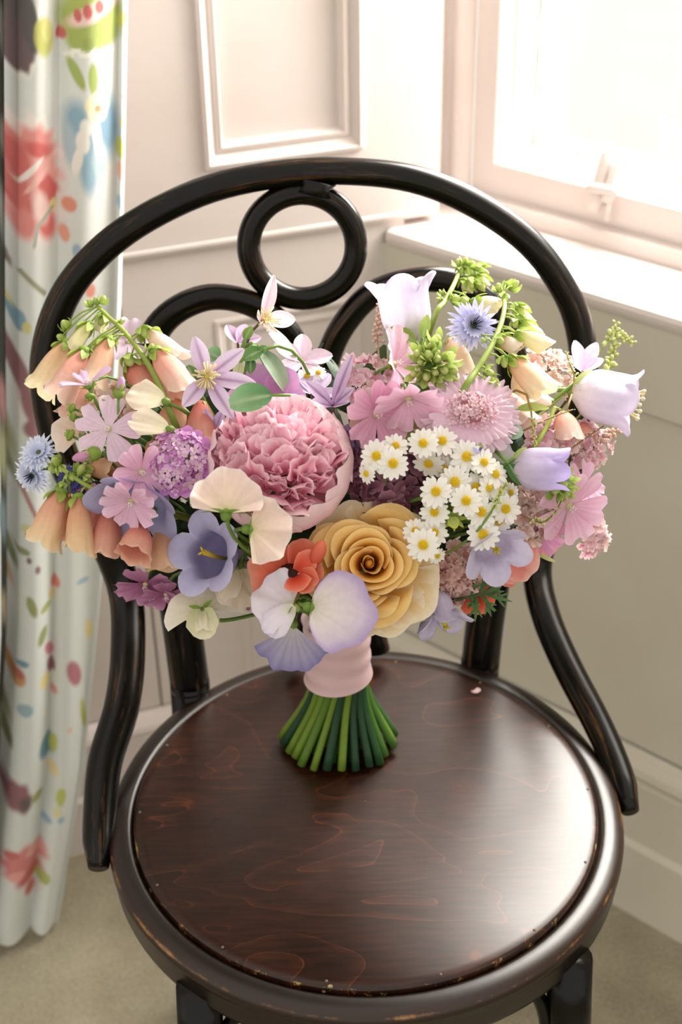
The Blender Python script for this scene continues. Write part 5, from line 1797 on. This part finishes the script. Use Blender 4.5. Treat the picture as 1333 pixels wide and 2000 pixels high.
cluster('stock_flower', 'beige pink stock flower hidden under cream sweet pea and coral flower', 'flower', (470, 1150), 40, 34, [floret_mesh(5, ((0, '#a86a78'), (1, '#c48e96')), W=.85, ruf=.12)], 10, 22, dz=-.02, seed=33, group='frilly stock flowers')

# ------------------------------------------------------------------ feverfew daisies
D = [((773, 871), 27, (.1, .3, .9), 'topmost of the small spray beside the dark hydrangea'), ((736, 891), 33, (-.1, .1, 1), 'left one of the spray beside the dark hydrangea'),
     ((768, 905), 33, (.05, 0, 1), 'lowest large one of the spray beside the dark hydrangea'), ((716, 925), 22, (-.6, -.2, .6), 'seen from the side beside the peony edge'),
     ((827, 866), 31, (-.1, .2, 1), 'topmost left one of the main daisy mass'), ((864, 861), 32, (.1, .25, 1), 'topmost right one of the main daisy mass'),
     ((912, 892), 34, (.1, .1, 1), 'with dull yellow eye below the pink scabious'), ((946, 903), 29, (.3, .2, .8), 'nearest the small violet bell bud'),
     ((968, 926), 30, (.4, .2, .8), 'tilted right at the upper right of the daisy mass'), ((889, 941), 34, (0, .1, 1), 'in the middle of the mass with wide white petals'),
     ((852, 960), 33, (-.05, .05, 1), 'at the left edge of the mass, bright yellow eye'), ((849, 1000), 30, (-.05, -.2, 1), 'directly under the left edge daisy of the mass'),
     ((911, 978), 33, (0, 0, 1), 'at the very centre of the daisy mass'), ((930, 951), 30, (.2, .1, 1), 'with flat yellow eye right of the mass centre'),
     ((956, 953), 27, (.5, 0, .8), 'half turned right near the lilac bell calyx'), ((975, 956), 24, (.6, .1, .7), 'small and turned right by the lilac bell calyx'),
     ((941, 1000), 33, (.05, 0, 1), 'below right of the mass centre daisy'), ((988, 994), 32, (.2, 0, 1), 'at the right edge of the mass by the peach stock'),
     ((975, 1018), 28, (.2, -.1, 1), 'touching the open lilac bell at its upper right'), ((944, 1044), 34, (.05, -.1, 1), 'lying over the open lilac bell, lowest right'),
     ((812, 1037), 27, (-.1, .2, 1), 'upper left one of the bunch by the rose'), ((849, 1040), 29, (.15, .1, 1), 'upper right one of the bunch by the rose'),
     ((827, 1064), 34, (0, -.1, 1), 'lower big one of the bunch by the rose'), ((855, 1086), 18, (.3, -.4, .8), 'tiny one at the bottom of the bunch by the rose'),
     ((838, 905), 32, (-.3, -.5, .7), 'nodding in shade under the top of the mass'), ((868, 915), 28, (-.1, -.5, .8), 'nodding behind the stalk in the upper mass'),
     ((880, 880), 28, (0, .5, .8), 'half hidden behind the two topmost daisies'), ((998, 962), 22, (.5, .1, .8), 'small at the far right of the mass'), ((850, 1022), 24, (0, -.4, .8), 'squeezed between the left edge and rose bunches'),
     ((600, 735), 20, (.1, .5, .8), 'tiny and far back, above the peony'), ((622, 728), 18, (.2, .5, .8), 'tiny and far back, right of the other above the peony'), ((665, 768), 18, (.3, .4, .8), 'tiny behind the dark striped clematis')]
for i, (c, r, f, lab) in enumerate(D):
    dz = .034 + .006 * ((i * 7) % 5) / 5 if i < 24 else .022
    if i >= 29: dz = -.022
    if i in (12, 16, 19, 22, 10): dz += .006
    daisy('white feverfew daisy ' + lab, c, r, f, dz)

# ------------------------------------------------------------------ leaves and sprigs
GL = ((0, '#5f8a56'), (1, '#8bb084'))
leaf('rounded veined green leaf resting on top of the peony', (530, 772), (448, 790), 62, ((0, '#4f7f4f'), (.5, '#6d9a66'), (1, '#8fb48a')), (0, .35, .9), dz=.036, peak=.5, pw=.55)
leaf('long grey green leaf bending down above the peony', (508, 686), (572, 760), 40, ((0, '#6f8f6c'), (1, '#a8bca0')), (.35, .35, .7), dz=.016, curl=-.8, pw=.6)
leaf('small green leaf on the stalk of the highest clematis', (478, 664), (492, 636), 20, ((0, '#5f8c34'), (1, '#94b556')), (0, .1, 1), dz=.014)
leaf('green pointed leaf below the highest clematis stalk', (512, 684), (476, 706), 34, ((0, '#4f7a3c'), (1, '#6f9a52')), (0, .4, .8), dz=.02)
leaf('green hanging leaf between star clematis and mauve petal', (490, 700), (490, 730), 22, ((0, '#3f6a34'), (1, '#5c8844')), (0, .1, 1), dz=.02)
leaf('tiny green leaf at the fork above the mauve petal', (505, 688), (522, 676), 16, ((0, '#4f7a3c'), (1, '#6f9a52')), (0, .1, 1), dz=.02)
leaf('green leaf behind the upper petals of the star clematis', (430, 700), (402, 684), 36, GL, (0, .3, 1), dz=-.006)
leaf('green leaf behind the left petals of the star clematis', (380, 745), (366, 712), 28, ((0, '#3f6234'), (1, '#5c7f4a')), (0, .1, 1), dz=.004)
leaf('pale green bract hanging beside the star clematis', (470, 708), (462, 742), 22, ((0, '#b9c98c'), (1, '#d3deb0')), (0, .1, 1), dz=.022)
leaf('olive green leaf pointing left under the upright lilac bell', (812, 668), (765, 632), 26, ((0, '#7f9a3c'), (1, '#a4bd58')), (0, .3, 1), dz=.012)
leaf('upright olive leaf in front of the upright lilac bell', (826, 660), (836, 612), 22, ((0, '#8aa444'), (1, '#b4c868')), (0, .1, 1), dz=.018)
leaf('dark green leaf under the green bud cluster', (812, 750), (862, 756), 50, ((0, '#5c8438'), (1, '#3f7038')), (0, .3, 1), dz=.01, pw=.6)
leaf('lime green leaf spreading right of the foxglove stalk by pink scabious', (1010, 800), (1075, 790), 22, ((0, '#93ac48'), (1, '#c3d274')), (0, .5, .7), dz=.03)
leaf('grey green round leaf under the lime leaf on right', (990, 850), (1022, 838), 30, ((0, '#8fae94'), (1, '#aac4ae')), (0, .2, 1), dz=.03, pw=.5)
leaf('small lime leaf above the half closed lilac bell', (1004, 895), (1030, 872), 14, ((0, '#93ac48'), (1, '#c3d274')), (0, .2, 1), dz=.034)
leaf('dark green curved leaf at base of the half closed lilac bell', (994, 905), (1020, 948), 24, ((0, '#3f6a34'), (1, '#567f40')), (-.1, 0, 1), dz=.034)
leaf('lime leaf by the calyx of the far right bell', (1122, 750), (1160, 720), 16, ((0, '#a3b858'), (1, '#d3dc98')), (0, .2, 1), dz=.01)
leaf('thin pale green leaf curling at lower right near the chair arm', (1050, 1082), (1086, 1098), 9, ((0, '#b5c36a'), (1, '#d9dda0')), (0, .2, 1), dz=-.004)
leaf('yellow green small leaf below the white daisies', (880, 1010), (892, 1032), 24, ((0, '#9ba83c'), (1, '#c9c95a')), (0, .2, 1), dz=.036)
# ferny leaf at lower right
base = pos(885, 1172, .006)
t = thing('fern_leaf', 'dark green feathery leaf at lower right over coral petals', 'leaf', frame(base, cv(0, .1, 1), RIGHT), 'leaves in the bouquet')
k = m_per_px(885, 1172)
part('stalk', MB().tube([(0, 0, 0), (30 * k, 5 * k, .002), (62 * k, 12 * k, .003)], [.0011, .0009, .0006], lin('#3d5a2a'), 6), STEM, t)
for i, (f, a, l) in enumerate([(.55, 70, 34), (.55, -60, 30), (.7, 100, 40), (.75, -95, 52), (.8, 60, 40), (.85, -50, 44), (.9, 25, 46), (.95, -15, 58), (1, 8, 42), (.8, 130, 44), (.75, -125, 34), (.95, -70, 48), (.9, 85, 26), (1, 45, 30)]):
    M_ = trans(62 * k * f, 12 * k * f, .003) @ rotz(math.radians(a))
    mbl = mpetal(M_, L=l * k, W=8 * k, stops=((0, '#35572a'), (1, '#5a8240')), nu=6, nv=3, shape='lance', rise=rng.normal(.15, .2), curl=-.4, fold=-.2)
    for s_ in (-1, 1):
        mbl.merge(mpetal(M_ @ trans(l * k * .45, 0, .0005) @ rotz(s_ * .6), L=l * k * .45, W=5 * k, stops=((0, '#35572a'), (1, '#5a8240')), nu=5, nv=3, shape='lance', rise=.1, curl=-.3))
    part('leaflet', mbl, LEAF, t)
stem_to_neck(t, base, -RIGHT, .001, '#3d5a2a')
for (lab, c, r, d_) in (('green ferny leaf between the mallows above the hydrangea', (795, 840), 40, .002), ('yellow green ferny leaf hanging inside the daisy mass', (888, 1012), 26, .034)):
    k = m_per_px(*c, d_)
    p_ = pos(*c, d_)
    t = thing('fern_leaf', lab, 'leaf', frame(p_, cv(0, 0, 1)), 'leaves in the bouquet')
    for i in range(8):
        part('leaflet', mpetal(rotz(i * .785), L=r * k, W=r * .35 * k, stops=((0, '#6f8f34'), (1, '#b4bc4a')), nu=5, nv=3, shape='lance', rise=.2, curl=-.4), LEAF, t)
    stem_to_neck(t, p_, -cv(0, 0, 1), .0008)

tiny = ell(MB(), (0, 0, .3), (.4, .4, .6), np.array([lin('#b9bc62'), lin('#e6e2b0')]), 6, 5).mesh('bud')
tinyp = ell(MB(), (0, 0, .3), (.45, .45, .6), np.array([lin('#d9b49a'), lin('#f0d6c6')]), 6, 5).mesh('bud')
lime = ell(MB(), (0, 0, .3), (.5, .5, .8), np.array([lin('#b7c862'), lin('#e3e8a4')]), 7, 5).mesh('bud')
sprig('lime green budded sprig rising at the far right edge', [(1204, 632), (1202, 660), (1196, 700), (1180, 740), (1150, 790)], 44, 9, lime, LEAF, seed=41, dz=-.01, stem_col='#a9b458')
sprig('short lime sprig crossing the tip of the far right sprig', [(1236, 668), (1215, 660), (1190, 662), (1170, 690)], 22, 10, lime, LEAF, seed=42, dz=-.012, stem_col='#a9b458')
sprig('thin tan plume standing left of the upright lilac bell', [(741, 598), (740, 625), (738, 660), (742, 720)], 50, 8, tinyp, PETAL, seed=43, dz=-.012, stem_col='#b89a70')
sprig('thin green budded sprig left of the pale lilac clematis', [(1108, 688), (1112, 706), (1122, 735), (1118, 770)], 26, 6, tiny, LEAF, seed=44, dz=.012)
sprig('golden budded sprig hanging under the lime leaf', [(1045, 868), (1042, 848), (1040, 825), (1038, 800)], 30, 6, tiny, LEAF, seed=45, dz=.034, stem_col='#a98f4a')
sprig('brown twig with pink specks rising to the far right bell', [(1180, 832), (1152, 850), (1125, 870), (1092, 888)], 12, 5, tinyp, PETAL, seed=46, dz=.02, stem_col='#7a5c34')
sprig('brown twig crossing the pink stock below the lime leaf', [(1120, 800), (1085, 812), (1050, 828), (1022, 842)], 10, 5, tiny, LEAF, seed=47, dz=.026, stem_col='#7d6a34')
sprig('curved budded twig in front of the large pink mallow', [(1100, 972), (1085, 1000), (1062, 1020), (1040, 1015), (1015, 1003)], 34, 7, tiny, LEAF, seed=48, dz=.036, stem_col='#7d6a34')
sprig('green budded sprig among the right daisies', [(990, 945), (978, 962), (968, 985), (960, 1000)], 26, 6, lime, LEAF, seed=49, dz=.046, stem_col='#6f8a3c')
sprig('pink plume behind the far right bell and clematis', [(1085, 690), (1078, 715), (1060, 745)], 40, 10, tinyp, PETAL, seed=50, dz=-.02, stem_col='#b89a70')
sprig('pale pink plume tip at the far right behind the bell mouth', [(1210, 838), (1185, 850), (1160, 862), (1130, 880)], 40, 12, tinyp, PETAL, seed=51, dz=-.012, stem_col='#b89a70')
sprig('green shoots behind the upper left foxglove bells', [(190, 672), (186, 690), (178, 712)], 14, 8, lime, LEAF, seed=52, dz=.004, stem_col='#9db45a')

# ------------------------------------------------------------------ a fallen petal on the seat
pp = at_z(932, 1352, SEAT_Z + .0042)
t = thing('fallen_petal', 'tiny pink petal fallen on the seat behind the bouquet', 'petal', frame(pp, Z3, RIGHT))
part('blade', mpetal(L=.008, W=.007, stops=((0, '#f0c4c8'), (1, '#f6dcdc')), nu=6, nv=5, rise=.1, curl=.5, cup=.3, x0=-.004), PETAL, t)
part('base', ell(MB(), (-.004, 0, .0008), .0012, lin('#e9b4b4'), 6, 4), PETAL, t)
